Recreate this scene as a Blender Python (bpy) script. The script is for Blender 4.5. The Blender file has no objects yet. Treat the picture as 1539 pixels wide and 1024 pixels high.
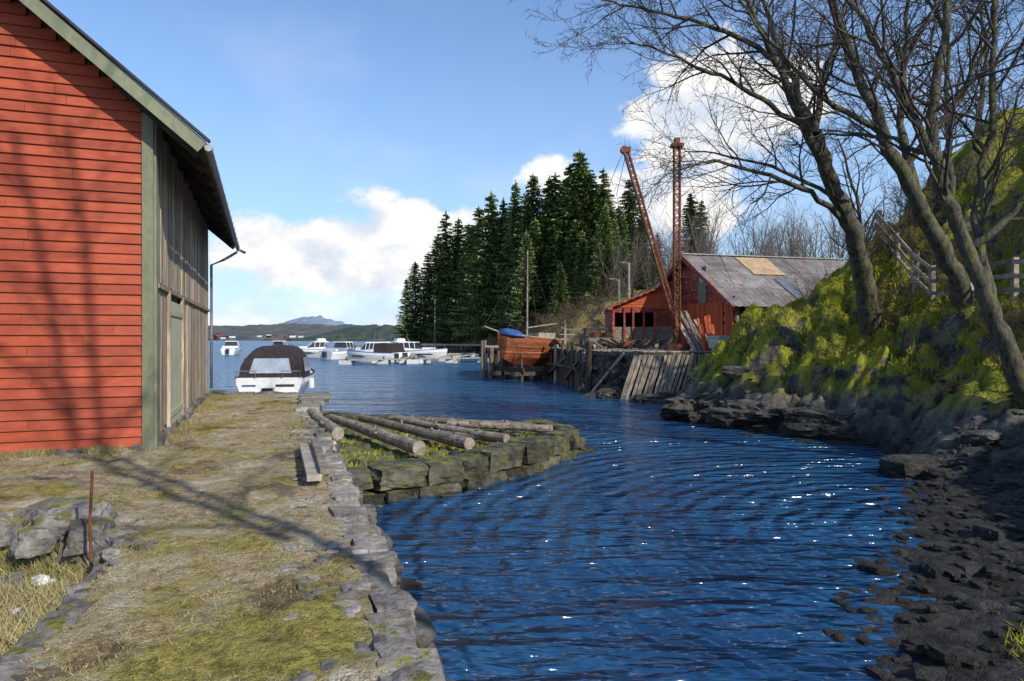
import bpy, math, random
import numpy as np
from mathutils import Vector, Matrix, noise as mn
R=random.Random(7)
scene=bpy.context.scene
scene.view_settings.view_transform='Standard'
scene.view_settings.look='None'
scene.view_settings.exposure=0

# ---------------------------------------------------------------- mesh builder
class MB:
    def __init__(s): s.v=[];s.f=[];s.m=[];s.c=[]
    def add(s,vs,fs,mat=0,var=None):
        if var is None: var=R.random()
        n=len(s.v)
        s.v.extend([tuple(p) for p in vs])
        for f in fs:
            s.f.append([i+n for i in f]);s.m.append(mat);s.c.append(var)
    def box(s,c,size,mat=0,rot=None,var=None):
        x,y,z=[q/2 for q in size]
        vs=[Vector((a*x,b*y,d*z)) for a in(-1,1) for b in(-1,1) for d in(-1,1)]
        if rot is not None:
            vs=[rot@q for q in vs]
        c=Vector(c)
        s.add([tuple(q+c) for q in vs],[(0,1,3,2),(4,6,7,5),(0,4,5,1),(2,3,7,6),(0,2,6,4),(1,5,7,3)],mat,var)
    def beam(s,p0,p1,w,h,mat=0,var=None,up=(0,0,1)):
        p0=Vector(p0);p1=Vector(p1);d=(p1-p0);L=d.length
        if L<1e-5:return
        d.normalize();u=Vector(up)
        if abs(d.dot(u))>.98:u=Vector((1,0,0))
        a=d.cross(u).normalized();b=a.cross(d).normalized()
        rot=Matrix((a,d,b)).transposed()
        s.box((p0+p1)/2,(w,L,h),mat,rot,var)
    def tube(s,pts,rad,n=6,mat=0,var=None,cap=True):
        pts=[Vector(p) for p in pts];vs=[];fs=[]
        N=len(pts);ref=Vector((.31,.53,.79))
        for i in range(N):
            d=(pts[min(i+1,N-1)]-pts[max(i-1,0)])
            if d.length<1e-7:d=Vector((0,0,1))
            d.normalize()
            a=d.cross(ref)
            if a.length<.05:a=d.cross(Vector((1,0,0)))
            a.normalize();b=d.cross(a)
            r=rad[i] if hasattr(rad,'__len__') else rad
            for k in range(n):
                t=2*math.pi*k/n
                vs.append(pts[i]+a*(math.cos(t)*r)+b*(math.sin(t)*r))
        for i in range(N-1):
            for k in range(n):
                k2=(k+1)%n
                fs.append((i*n+k,i*n+k2,(i+1)*n+k2,(i+1)*n+k))
        if cap:
            fs.append(tuple(range(n-1,-1,-1)));fs.append(tuple(range((N-1)*n,N*n)))
        s.add(vs,fs,mat,var)
    def loft(s,secs,mat=0,closed=False,caps=False,var=None):
        n=len(secs[0]);vs=[p for q in secs for p in q];fs=[]
        for i in range(len(secs)-1):
            for k in range(n if closed else n-1):
                k2=(k+1)%n
                fs.append((i*n+k,i*n+k2,(i+1)*n+k2,(i+1)*n+k))
        if caps:
            fs.append(tuple(range(n-1,-1,-1)));fs.append(tuple(range((len(secs)-1)*n,len(secs)*n)))
        s.add(vs,fs,mat,var)
    def rock(s,c,size,mat=0,rot=0,box=.6,rough=.16,n=4,var=None,skew=1.):
        vs=[];idx={};fs=[]
        sd=Vector((R.uniform(0,90),R.uniform(0,90),R.uniform(0,90)))
        sh=Vector((R.uniform(-.25,.25),R.uniform(-.25,.25),R.uniform(-.15,.15)))*skew
        def vid(p):
            k=tuple(p)
            if k not in idx:
                q=Vector(p)/n*2-Vector((1,1,1))
                sp=q.normalized()*1.15
                w=q.lerp(sp,1-box)
                w=w*(1+rough*1.7*mn.noise(q*.9+sd)+rough*.9*abs(mn.noise(q*2.1+sd*1.3))+rough*.6*mn.noise(q*4.5+sd))
                w=Vector((w.x+sh.x*w.z*.6+sh.y*w.y*.5,w.y+sh.y*w.z*.6,w.z+sh.z*w.x))
                w=Vector((w.x*size[0]/2,w.y*size[1]/2,w.z*size[2]/2))
                w.rotate(Matrix.Rotation(rot,3,'Z'))
                idx[k]=len(vs);vs.append(w+Vector(c))
            return idx[k]
        for ax in range(3):
            for side in(0,n):
                for i in range(n):
                    for j in range(n):
                        q=[]
                        for(a,b) in((0,0),(1,0),(1,1),(0,1)):
                            p=[0,0,0];p[ax]=side;p[(ax+1)%3]=i+a;p[(ax+2)%3]=j+b
                            q.append(vid(tuple(p)))
                        if side==0:q.reverse()
                        fs.append(q)
        s.add(vs,fs,mat,var)
    def obj(s,name,mats,parent=None,smooth=False,loc=None,rotz=None):
        me=bpy.data.meshes.new(name);me.from_pydata(s.v,[],s.f)
        for m in mats:me.materials.append(m)
        me.polygons.foreach_set('material_index',s.m)
        at=me.attributes.new('var','FLOAT','FACE');at.data.foreach_set('value',s.c)
        if smooth:me.polygons.foreach_set('use_smooth',[True]*len(s.f))
        me.update()
        o=bpy.data.objects.new(name,me);scene.collection.objects.link(o)
        if parent:o.parent=parent
        if loc:o.location=loc
        if rotz is not None:o.rotation_euler=(0,0,rotz)
        return o
def empty(name,loc=(0,0,0),rotz=0):
    o=bpy.data.objects.new(name,None);scene.collection.objects.link(o)
    o.location=loc;o.rotation_euler=(0,0,rotz);o.empty_display_size=.3
    return o

# ---------------------------------------------------------------- materials
class NT:
    def __init__(s,name):
        s.mat=bpy.data.materials.new(name);s.mat.use_nodes=True
        s.t=s.mat.node_tree;s.t.nodes.clear()
        s.out=s.n('ShaderNodeOutputMaterial')
    def n(s,k,**kw):
        nd=s.t.nodes.new(k)
        for a,b in kw.items():setattr(nd,a,b)
        return nd
    def l(s,a,b):s.t.links.new(a,b)
    def noise(s,vec,scale,detail=4,rough=.6,dist=0):
        q=s.n('ShaderNodeTexNoise');q.inputs['Scale'].default_value=scale
        q.inputs['Detail'].default_value=detail;q.inputs['Roughness'].default_value=rough
        q.inputs['Distortion'].default_value=dist
        s.l(vec,q.inputs['Vector']);return q.outputs['Fac']
    def mr(s,x,a,b,c=0.,d=1.,smooth=False):
        q=s.n('ShaderNodeMapRange')
        if smooth:q.interpolation_type='SMOOTHSTEP'
        s.l(x,q.inputs[0])
        for i,v in enumerate((a,b,c,d)):q.inputs[i+1].default_value=v
        return q.outputs[0]
    def math(s,op,a,b=None):
        q=s.n('ShaderNodeMath',operation=op)
        for i,v in enumerate((a,b)):
            if v is None:continue
            if isinstance(v,(int,float)):q.inputs[i].default_value=v
            else:s.l(v,q.inputs[i])
        return q.outputs[0]
    def mix(s,f,a,b,bt='MIX'):
        q=s.n('ShaderNodeMix',data_type='RGBA',blend_type=bt)
        for i,v in((0,f),(6,a),(7,b)):
            if isinstance(v,(int,float)):q.inputs[i].default_value=v
            elif isinstance(v,tuple):q.inputs[i].default_value=(*v,1)
            else:s.l(v,q.inputs[i])
        return q.outputs[2]
    def scale(s,col,f):
        q=s.n('ShaderNodeVectorMath',operation='SCALE');s.l(col,q.inputs[0]);s.l(f,q.inputs['Scale'])
        return q.outputs[0]
    def bsdf(s,col,rough=.8,bump=None,bd=.02,bs=1,metal=0,spec=.3,ior=None):
        p=s.n('ShaderNodeBsdfPrincipled')
        if isinstance(col,tuple):p.inputs['Base Color'].default_value=(*col,1)
        else:s.l(col,p.inputs['Base Color'])
        if isinstance(rough,(int,float)):p.inputs['Roughness'].default_value=rough
        else:s.l(rough,p.inputs['Roughness'])
        p.inputs['Metallic'].default_value=metal
        p.inputs['Specular IOR Level'].default_value=spec
        if ior:p.inputs['IOR'].default_value=ior
        if bump is not None:
            b=s.n('ShaderNodeBump');b.inputs['Strength'].default_value=bs;b.inputs['Distance'].default_value=bd
            s.l(bump,b.inputs['Height']);s.l(b.outputs[0],p.inputs['Normal'])
        s.l(p.outputs[0],s.out.inputs[0]);return p
def M(name,c1,c2,scale=5,rough=.8,bd=.01,st=(1,1,1),var=.25,c3=None,t3=.6,metal=0,spec=.3,lo=.35,hi=.65,moss=None):
    t=NT(name);tc=t.n('ShaderNodeTexCoord');mp=t.n('ShaderNodeMapping');mp.inputs['Scale'].default_value=st
    t.l(tc.outputs['Object'],mp.inputs[0]);v=mp.outputs[0]
    a=t.n('ShaderNodeAttribute');a.attribute_name='var'
    cb=t.n('ShaderNodeVectorMath',operation='ADD');t.l(v,cb.inputs[0])
    sc=t.n('ShaderNodeVectorMath',operation='SCALE');sc.inputs[0].default_value=(37,19,53);t.l(a.outputs['Fac'],sc.inputs['Scale'])
    t.l(sc.outputs[0],cb.inputs[1]);v=cb.outputs[0]
    n1=t.noise(v,scale,5,.65);n2=t.noise(v,scale*5,4,.6)
    c=t.mix(t.mr(n1,lo,hi),c1,c2)
    c=t.mix(t.mr(n2,.3,.75,0,.35),c,tuple(x*.35 for x in c1))
    if c3:
        n3=t.noise(v,scale*.9+1.3,6,.7,.4)
        c=t.mix(t.mr(n3,t3,t3+.06),c,c3)
    c=t.scale(c,t.mr(a.outputs['Fac'],0,1,1-var,1+var))
    if moss is not None:
        g=t.n('ShaderNodeNewGeometry');sx=t.n('ShaderNodeSeparateXYZ');t.l(g.outputs['Normal'],sx.inputs[0])
        k=t.math('ADD',sx.outputs[2],t.math('MULTIPLY',t.math('SUBTRACT',n1,.5),2.2))
        mc=t.mix(t.mr(n2,.35,.65),(.05,.06,.01),(.24,.23,.035))
        c=t.mix(t.mr(k,moss,moss+.15,0,.9),c,mc)
    h=t.math('ADD',n1,t.math('MULTIPLY',n2,.5))
    t.bsdf(c,rough,h,bd,1,metal,spec)
    return t.mat
red=M('red_paint',(.29,.047,.020),(.40,.078,.030),1.2,.6,.004,(1,1,3),.16,(.18,.035,.018),.66)
redold=M('old_red_paint',(.20,.032,.022),(.34,.055,.030),3,.75,.01,(1,1,3),.35,(.34,.27,.23),.57)
redbright=M('orange_red_boards',(.42,.065,.02),(.55,.12,.04),3,.7,.01,(2,2,.5),.3,(.2,.11,.08),.62)
green=M('grey_green_trim',(.15,.165,.10),(.21,.225,.145),3,.6,.004,(1,1,.5),.08)
doorgreen=M('pale_green_door',(.38,.39,.27),(.46,.46,.34),3,.6,.006,(2,2,.4),.08,(.2,.17,.12),.68)
wood=M('weathered_wood',(.19,.15,.11),(.50,.42,.32),2.4,.85,.012,(5,5,.45),.42,(.18,.095,.05),.58)
woodlog=M('log_wood',(.17,.14,.11),(.36,.31,.25),3,.85,.03,(1.6,1.6,1.6),.25,(.08,.06,.045),.56)
wooddark=M('dark_wet_wood',(.035,.028,.02),(.12,.09,.065),3,.8,.015,(3,3,.5),.4)
plank=M('dock_planks',(.22,.19,.15),(.42,.38,.31),3,.85,.01,(2,2,2),.3,(.12,.09,.06),.63)
pileM=M('dock_facing_wood',(.055,.042,.03),(.22,.17,.12),2.6,.85,.012,(4,4,.5),.6,(.04,.045,.02),.57)
stone=M('quay_stone',(.06,.055,.05),(.23,.215,.20),4,.9,.03,(1,1,1),.35,(.08,.085,.02),.58)
stonelt=M('capstone',(.13,.115,.10),(.38,.345,.32),5,.92,.03,(1,1,1),.4,(.10,.10,.03),.60,moss=1.10)
pileS=M('mossy_fieldstone',(.07,.065,.06),(.27,.25,.235),5,.92,.03,(1,1,1),.4,(.11,.10,.03),.55,moss=1.02)
stonewet=M('jetty_stone',(.020,.020,.015),(.115,.108,.075),3,.8,.05,(1,1,1),.6,(.07,.08,.02),.56,moss=1.0)
rubbleM=M('rubble_stone',(.025,.023,.02),(.12,.11,.095),3,.9,.05,(1,1,1),.5,(.06,.055,.03),.58)
dirt=M('jetty_gravel',(.05,.047,.032),(.17,.155,.11),5,.95,.05,(1,1,1),0,(.12,.14,.03),.50)
roofm=M('dark_roofing',(.02,.02,.022),(.05,.05,.055),4,.6,.005)
soffit=M('soffit_wood',(.03,.025,.022),(.07,.06,.05),4,.85,.01,(1,1,1),.3)
tin=M('corrugated_roof',(.13,.12,.115),(.27,.255,.24),1.3,.65,.01,(1,1,1),.2,(.18,.095,.055),.55)
rust=M('rusty_steel',(.10,.035,.02),(.24,.085,.04),6,.8,.01,(1,1,1),.25,(.05,.03,.025),.6)
metalg=M('galvanised_pipe',(.22,.22,.22),(.35,.35,.35),6,.45,.002,(1,1,1),.1,None,.6,.6)
white=M('white_gelcoat',(.70,.71,.72),(.82,.82,.82),2,.25,.001,(1,1,1),.05,None,.6,0,.5)
whiteold=M('white_plastic',(.5,.52,.5),(.68,.70,.69),5,.5,.003)
bluep=M('blue_paint',(.03,.07,.22),(.05,.12,.35),5,.4,.002)
canvas=M('dark_canvas',(.028,.020,.022),(.05,.038,.04),6,.85,.01)
glassd=M('dark_window',(.012,.016,.022),(.03,.035,.04),2,.06,.001,(1,1,1),.1,None,.6,0,.8)
clearw=M('vinyl_window',(.28,.34,.42),(.42,.48,.55),2,.12,.004,(1,1,1),.1,None,.6,0,.6)
varn=M('varnished_hull',(.24,.065,.025),(.46,.15,.055),2.5,.5,.006,(.6,.6,3),.25,(.42,.34,.26),.62)
bark=M('bark',(.04,.034,.028),(.15,.135,.11),5,.9,.04,(2,2,.8),.2,(.11,.13,.025),.53)
barkfar=M('bark_distant',(.08,.065,.055),(.19,.16,.13),5,.9,.01)
shrubM=M('shrub_twigs',(.07,.045,.03),(.17,.12,.07),5,.9,.01)
twig=M('twig_bark',(.045,.035,.03),(.09,.075,.06),6,.85,.002)
def foliage(name,c1,c2,c3):
    t=NT(name);a=t.n('ShaderNodeAttribute');a.attribute_name='var'
    oi=t.n('ShaderNodeObjectInfo')
    tc=t.n('ShaderNodeTexCoord');n=t.noise(tc.outputs['Object'],.7,3)
    c=t.mix(a.outputs['Fac'],c1,c2);c=t.mix(t.mr(n,.48,.70,0,.65),c,c3)
    c=t.scale(c,t.mr(oi.outputs['Random'],0,1,.7,1.35))
    t.bsdf(c,.75,None,spec=.2);return t.mat
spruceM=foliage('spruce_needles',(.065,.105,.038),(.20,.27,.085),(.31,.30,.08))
grassM=foliage('turf_blades',(.24,.19,.07),(.44,.37,.19),(.17,.18,.04))
dryM=foliage('dry_grass_blades',(.26,.22,.09),(.5,.43,.22),(.2,.2,.06))
mossbl=foliage('moss_blades',(.15,.17,.014),(.44,.42,.045),(.24,.19,.04))

def groundmat(name,s=1.,mossbias=0.,heather=.5,dark=1.,point=False,bright=1.,ngm=.75,zl=1.1):
    t=NT(name);g=t.n('ShaderNodeNewGeometry');pos=g.outputs['Position']
    sx=t.n('ShaderNodeSeparateXYZ');t.l(g.outputs['Normal'],sx.inputs[0])
    sp=t.n('ShaderNodeSeparateXYZ');t.l(pos,sp.inputs[0])
    nb=t.noise(pos,.55*s,4);nm=t.noise(pos,2.2*s,6,.65);nf=t.noise(pos,11*s,5,.7);nff=t.noise(pos,45*s,3,.6);ng=t.noise(pos,1.1*s,5,.65)
    rock=t.mix(t.mr(nm,.35,.65),tuple(q*dark for q in(.045,.042,.038)),tuple(q*dark for q in(.23,.22,.205)))
    rock=t.mix(t.mr(nf,.42,.66,0,.65),rock,(.025,.023,.02))
    b_=bright
    moss=t.mix(t.mr(nm,.38,.64),(.085*b_,.10*b_,.010*b_),(.38*b_,.36*b_,.036*b_))
    moss=t.mix(t.mr(nf,.40,.68),moss,(.21*b_,.215*b_,.018*b_))
    moss=t.mix(t.mr(nff,.45,.75,0,.6),moss,(.03,.035,.008))
    moss=t.mix(t.mr(ng,.50,.62,0,ngm),moss,t.mix(t.mr(nf,.4,.6),(.045,.06,.01),(.15,.17,.025)))
    br=t.mix(t.mr(nf,.4,.6),(.10,.06,.03),(.28,.20,.09))
    moss=t.mix(t.mr(nb,heather,heather+.08,0,.85),moss,br)
    k=t.math('ADD',sx.outputs[2],t.math('MULTIPLY',t.math('SUBTRACT',nm,.5),1.4))
    k=t.mr(k,.52-mossbias,.66-mossbias,0,1,True)
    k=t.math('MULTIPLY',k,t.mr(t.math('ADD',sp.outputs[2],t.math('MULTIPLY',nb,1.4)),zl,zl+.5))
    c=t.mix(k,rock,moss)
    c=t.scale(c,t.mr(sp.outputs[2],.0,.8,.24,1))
    if point:c=t.scale(c,t.mr(g.outputs['Pointiness'],.44,.52,.36,1.15))  # ambient shade painted into the colour: crevices darker, crests lighter
    h=t.math('ADD',t.math('MULTIPLY',nm,.9),t.math('ADD',t.math('MULTIPLY',nf,.5),t.math('MULTIPLY',nff,.22)))
    t.bsdf(c,.9,h,.14/s,1);return t.mat
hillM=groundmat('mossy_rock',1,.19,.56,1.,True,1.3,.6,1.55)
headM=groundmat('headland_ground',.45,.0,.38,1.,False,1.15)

# ---------------------------------------------------------------- numpy noise
def h2(ix,iy,s):
    n=(ix.astype(np.int64)*374761393+iy.astype(np.int64)*668265263+s*974634777)&0xffffffff
    n=((n^(n>>13))*1274126177)&0xffffffff
    n=n^(n>>16)
    return (n&0xffffff)/float(0xffffff)
def vn(x,y,s=0):
    ix=np.floor(x);iy=np.floor(y);fx=x-ix;fy=y-iy
    fx=fx*fx*(3-2*fx);fy=fy*fy*(3-2*fy)
    a=h2(ix,iy,s);b=h2(ix+1,iy,s);c=h2(ix,iy+1,s);d=h2(ix+1,iy+1,s)
    return (a*(1-fx)+b*fx)*(1-fy)+(c*(1-fx)+d*fx)*fy
def fbm(x,y,s=0,o=4):
    r=0;a=.5;t=0
    for i in range(o):
        r=r+a*vn(x,y,s+i);t+=a;a*=.5;x=x*2.03+11.3;y=y*2.03+5.7
    return r/t
def voro(x,y,s=0):
    ix=np.floor(x);iy=np.floor(y);f1=np.full(x.shape,9.);f2=f1.copy();idv=np.zeros(x.shape)
    for i in(-1,0,1):
        for j in(-1,0,1):
            cx=ix+i;cy=iy+j;px=cx+h2(cx,cy,s);py=cy+h2(cx,cy,s+9)
            d=np.hypot(px-x,py-y);v=h2(cx,cy,s+5)
            nf=d<f1;f2=np.where(nf,f1,np.minimum(f2,d));idv=np.where(nf,v,idv);f1=np.where(nf,d,f1)
    return f1,f2,idv
def sdist(X,Y,poly):
    P=np.array(poly,float);n=len(P);D=np.full(X.shape,1e9);ins=np.zeros(X.shape,bool)
    for i in range(n):
        a=P[i];b=P[(i+1)%n];e=b-a;L=(e**2).sum()
        t=np.clip(((X-a[0])*e[0]+(Y-a[1])*e[1])/L,0,1)
        D=np.minimum(D,np.hypot(X-a[0]-t*e[0],Y-a[1]-t*e[1]))
        c=((a[1]>Y)!=(b[1]>Y))
        with np.errstate(divide='ignore',invalid='ignore'):
            xx=(b[0]-a[0])*(Y-a[1])/(b[1]-a[1]+1e-12)+a[0]
        ins^=c&(X<xx)
    return np.where(ins,D,-D)
def ss(a,b,x):
    t=np.clip((x-a)/(b-a),0,1);return t*t*(3-2*t)
def gridmesh(name,X,Y,Z,mat,smooth=True,keep=None,parent=None):
    ny,nx=X.shape
    v=np.stack([X.ravel(),Y.ravel(),Z.ravel()],1)
    i=np.arange(ny*nx).reshape(ny,nx)
    q=np.stack([i[:-1,:-1],i[:-1,1:],i[1:,1:],i[1:,:-1]],-1).reshape(-1,4)
    if keep is not None:
        kk=keep.ravel();q=q[kk[q].any(1)]
    me=bpy.data.meshes.new(name);me.from_pydata(v.tolist(),[],q.tolist())
    me.materials.append(mat)
    if smooth:me.polygons.foreach_set('use_smooth',[True]*len(q))
    me.update();o=bpy.data.objects.new(name,me);scene.collection.objects.link(o)
    if parent:o.parent=parent
    return o

# ---------------------------------------------------------------- world + sun
S=Vector((.57,-.63,.55)).normalized()
sun=bpy.data.lights.new('sun','SUN');sun.energy=5.0;sun.angle=math.radians(.53);sun.color=(1,.93,.82)
so=bpy.data.objects.new('sun',sun);scene.collection.objects.link(so)
so.rotation_euler=(-S).to_track_quat('-Z','Y').to_euler();so.location=(20,-20,30)
w=bpy.data.worlds.new('World');scene.world=w;w.use_nodes=True
T=NT.__new__(NT);T.t=w.node_tree;T.t.nodes.clear();T.mat=None
out=T.n('ShaderNodeOutputWorld');bg=T.n('ShaderNodeBackground');bg.inputs[1].default_value=.15
T.l(bg.outputs[0],out.inputs[0])
sky=T.n('ShaderNodeTexSky',sky_type='NISHITA');sky.sun_disc=False
sky.sun_elevation=math.asin(S.z);sky.sun_rotation=math.atan2(S.x,S.y)
sky.air_density=1.0;sky.dust_density=.5;sky.ozone_density=2.5
tc=T.n('ShaderNodeTexCoord');gen=tc.outputs['Generated']
sx=T.n('ShaderNodeSeparateXYZ');T.l(gen,sx.inputs[0])
def blob(c,sc):
    c=Vector(c).normalized()
    a=T.n('ShaderNodeVectorMath',operation='SUBTRACT');T.l(gen,a.inputs[0]);a.inputs[1].default_value=c
    b=T.n('ShaderNodeVectorMath',operation='MULTIPLY');T.l(a.outputs[0],b.inputs[0]);b.inputs[1].default_value=sc
    d=T.n('ShaderNodeVectorMath',operation='LENGTH');T.l(b.outputs[0],d.inputs[0])
    return T.math('SUBTRACT',1.,d.outputs['Value'])
bl=[blob((-.30,1,.125),(5.5,3,14)),blob((-.17,1,.145),(6.5,3,13)),blob((.055,1,.235),(15,8,26)),blob((-.06,1,.14),(6,3,15)),
    blob((.30,1,.31),(7,4,7.5)),blob((.22,1,.20),(7,3,14)),blob((.9,-.1,.35),(2,2,6)),blob((-.9,.3,.25),(2,2,7)),blob((.1,-1,.3),(2,2,6))]
m=bl[0]
for b in bl[1:]:m=T.math('MAXIMUM',m,b)
mp=T.n('ShaderNodeMapping');mp.inputs['Scale'].default_value=(1,1,1.5);T.l(gen,mp.inputs[0])
cn=T.noise(mp.outputs[0],8.5,8,.57,.2);cn2=T.noise(mp.outputs[0],4,3,.5)
dens=T.math('ADD',m,T.math('MULTIPLY',T.math('SUBTRACT',cn,.5),2.2))
cm=T.mr(dens,.12,.46,0,1,True)
lowb=T.math('MULTIPLY',T.mr(sx.outputs[2],.0,.15,1,0,True),T.mr(T.math('ADD',cn,T.math('MULTIPLY',cn2,.5)),.55,.85))
cm=T.math('MAXIMUM',cm,T.math('MULTIPLY',lowb,.8))
wisp=T.math('MULTIPLY',T.mr(cn2,.50,.8,0,.22,True),T.mr(sx.outputs[2],.6,.1,.3,1))
cm=T.math('MAXIMUM',cm,wisp)
mp2=T.n('ShaderNodeMapping');mp2.inputs['Location'].default_value=(.02,-.03,.05);mp2.inputs['Scale'].default_value=(1,1,1.5);T.l(gen,mp2.inputs[0])
cs=T.noise(mp2.outputs[0],8.5,5,.55,.2)
shade=T.mr(T.math('SUBTRACT',cs,cn),-.05,.13)
ccol=T.mix(shade,(6.9,6.8,6.7),(4.8,5.3,6.1))
tint=T.mix(1.,sky.outputs[0],(.83,1.04,1.28),'MULTIPLY')
hz=T.mix(T.mr(sx.outputs[2],.0,.5,.55,.12,True),tint,(3.9,5.3,7.0))
T.l(T.mix(cm,hz,ccol),bg.inputs[0])

# ---------------------------------------------------------------- camera
cam=bpy.data.cameras.new('camera');co=bpy.data.objects.new('camera',cam);scene.collection.objects.link(co)
cam.lens=24;cam.sensor_width=36;cam.clip_end=20000;cam.clip_start=.05
co.location=(0,0,2.4);co.rotation_euler=(math.radians(89.85),0,0);scene.camera=co

# ---------------------------------------------------------------- water + seabed
t=NT('sea_water');g=t.n('ShaderNodeNewGeometry');pos=g.outputs['Position']
mpw=t.n('ShaderNodeMapping');mpw.inputs['Rotation'].default_value=(0,0,math.radians(20));mpw.inputs['Scale'].default_value=(.50,1.6,1);t.l(pos,mpw.inputs[0])
n1=t.noise(mpw.outputs[0],1.7,2,.5,.8);n2=t.noise(mpw.outputs[0],4.6,2,.5,.6);n3=t.noise(pos,.35,3,.5);n4=t.noise(mpw.outputs[0],.55,2,.5,.3)
wv=t.n('ShaderNodeTexWave',wave_type='RINGS',rings_direction='Z');
mw=t.n('ShaderNodeMapping');mw.inputs['Location'].default_value=(-6.0,-8.0,0);t.l(pos,mw.inputs[0]);t.l(mw.outputs[0],wv.inputs[0])
wv.inputs['Scale'].default_value=.8;wv.inputs['Distortion'].default_value=6;wv.inputs['Detail'].default_value=3;wv.inputs['Detail Scale'].default_value=1.4
h=t.math('ADD',t.math('MULTIPLY',n1,1.),t.math('ADD',t.math('MULTIPLY',n2,.45),t.math('MULTIPLY',wv.outputs['Fac'],.24)))
h=t.math('MULTIPLY',h,t.mr(n3,.3,.7,.55,1.4))
sp=t.n('ShaderNodeSeparateXYZ');t.l(pos,sp.inputs[0])
chop=t.mr(sp.outputs[1],14,45,1.2,5.0)
h=t.math('ADD',h,t.math('MULTIPLY',n4,chop))
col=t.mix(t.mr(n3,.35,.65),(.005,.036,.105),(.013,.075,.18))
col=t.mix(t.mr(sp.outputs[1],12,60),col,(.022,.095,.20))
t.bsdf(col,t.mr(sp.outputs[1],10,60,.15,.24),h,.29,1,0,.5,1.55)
waterM=t.mat
mb=MB();Rr=9000
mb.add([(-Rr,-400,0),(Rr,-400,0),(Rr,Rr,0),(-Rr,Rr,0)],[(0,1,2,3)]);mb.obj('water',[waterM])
mb=MB();mb.add([(-Rr,-400,-2.5),(Rr,-400,-2.5),(Rr,Rr,-2.5),(-Rr,Rr,-2.5)],[(0,1,2,3)]);mb.obj('ground',[dirt])

# ---------------------------------------------------------------- quay
QZ=.75
def edge(y):return -.42-.332*(y-3.3)
pit=[(-2.35,2.0),(-2.45,3.3),(-2.75,4.4),(-3.25,5.7),(-4.2,6.2),(-8,6.3),(-8,2.0)]
def quay_h(X,Y):
    z=QZ+.06*(fbm(X*1.1,Y*1.1,3)-.5)+.07*(fbm(X*6,Y*6,8,3)-.5)
    d=sdist(X,Y,pit)
    return z-.38*ss(-.02,.22,d)+.04*ss(0,.3,d)*fbm(X*4,Y*4,4)
ys=np.concatenate([np.linspace(-8,1,20),np.linspace(1.05,20.2,300)])
us=np.concatenate([np.linspace(-24,-8.2,25),np.linspace(-8.1,0,150)])
U,Y=np.meshgrid(us,ys);X=U+edge(Y)-.15
Z=quay_h(X,Y)
t=NT('quay_ground');g=t.n('ShaderNodeNewGeometry');pos=g.outputs['Position']
nb=t.noise(pos,.7,4,.6,.3);nm=t.noise(pos,2.3,6,.65,.2);nf=t.noise(pos,14,5,.7);nff=t.noise(pos,70,3,.6);n5=t.noise(pos,1.3,5,.6,.5)
c=t.mix(t.mr(nf,.35,.65),(.25,.18,.10),(.56,.46,.30))
c=t.mix(t.mr(nm,.50,.60),c,t.mix(t.mr(nf,.4,.62),(.68,.62,.48),(.37,.31,.19)))
mo=t.mix(t.mr(nf,.35,.62),(.12,.12,.014),(.43,.36,.065))
c=t.mix(t.mr(nb,.49,.60,0,.85),c,mo)
c=t.mix(t.mr(n5,.55,.64,0,.8),c,t.mix(t.mr(nf,.4,.6),(.07,.05,.03),(.20,.14,.08)))
c=t.mix(t.mr(nff,.45,.72,0,.6),c,(.06,.05,.025))
hh=t.math('ADD',nf,t.math('MULTIPLY',nff,.5))
t.bsdf(c,.95,hh,.06,1,0,.15)
gridmesh('quay_ground',X,Y,Z,t.mat)

quay=MB()
def blocks(mb,poly,courses,lo,hi,mat,depth=.45,jit=.05,rough=.14,box=.7,n=4,skew=1.,tilt=.15,fill=1.05):
    for(z,hgt,off) in courses:
        for a,b in zip(poly[:-1],poly[1:]):
            a=Vector(a);b=Vector(b);L=(b-a).length;d=(b-a)/L;nrm=Vector((d.y,-d.x));s=0
            while s<L:
                w=R.uniform(lo,hi);cpt=a+d*(s+w/2)+nrm*(off+R.uniform(-jit,jit))
                mb.rock((cpt.x,cpt.y,z+R.uniform(-.03,.03)),(w*fill,depth*R.uniform(.75,1.25),hgt*R.uniform(.85,1.15)),mat,math.atan2(d.y,d.x)+R.uniform(-tilt,tilt),box,rough,n,None,skew)
                s+=w
E=[(edge(y)-.09,y) for y in(20.2,-3)]
blocks(quay,[E[0],E[1]],[(QZ-.07,.17,-.03)],.16,.48,1,.26,.04,rough=.15,box=.72,n=6,fill=.93)
blocks(quay,[E[0],E[1]],[(QZ-.09,.16,.14)],.10,.36,1,.17,.05,rough=.18,box=.66,n=5,fill=.9)
blocks(quay,[E[0],E[1]],[(QZ-.27,.22,-.12),(QZ-.50,.26,-.12),(QZ-.78,.32,-.10)],.3,.8,0,.34,.04,rough=.13,box=.78,n=5,fill=.96)
blocks(quay,[(-12,20.3),(edge(20.2),20.3)],[(QZ-.1,.3,0),(QZ-.45,.4,0),(QZ-.85,.4,0)],.4,.9,0,.4)
for i in range(110):
    y=R.uniform(2.8,13);x=edge(y)-R.uniform(.3,.7);s_=R.uniform(.03,.12)
    quay.rock((x,y,QZ-.01),(s_,s_*R.uniform(.6,1.3),s_*.5),R.choice((0,1)),R.uniform(0,3),.5,.25,3)
quay.add([(edge(y_)+dx,y_,z_) for y_ in(20.1,-3) for dx,z_ in((-.28,QZ-.06),(-.03,QZ-.10),(-.03,-1.2))],[(0,1,4,3),(1,2,5,4)],2)
quay.obj('stone_quay',[stone,stonelt,wooddark],smooth=False)
mb=MB()
mb.rock((-5.4,18.6,QZ+.04),(.8,1.1,.16),0,.3,.85,.05)
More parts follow.
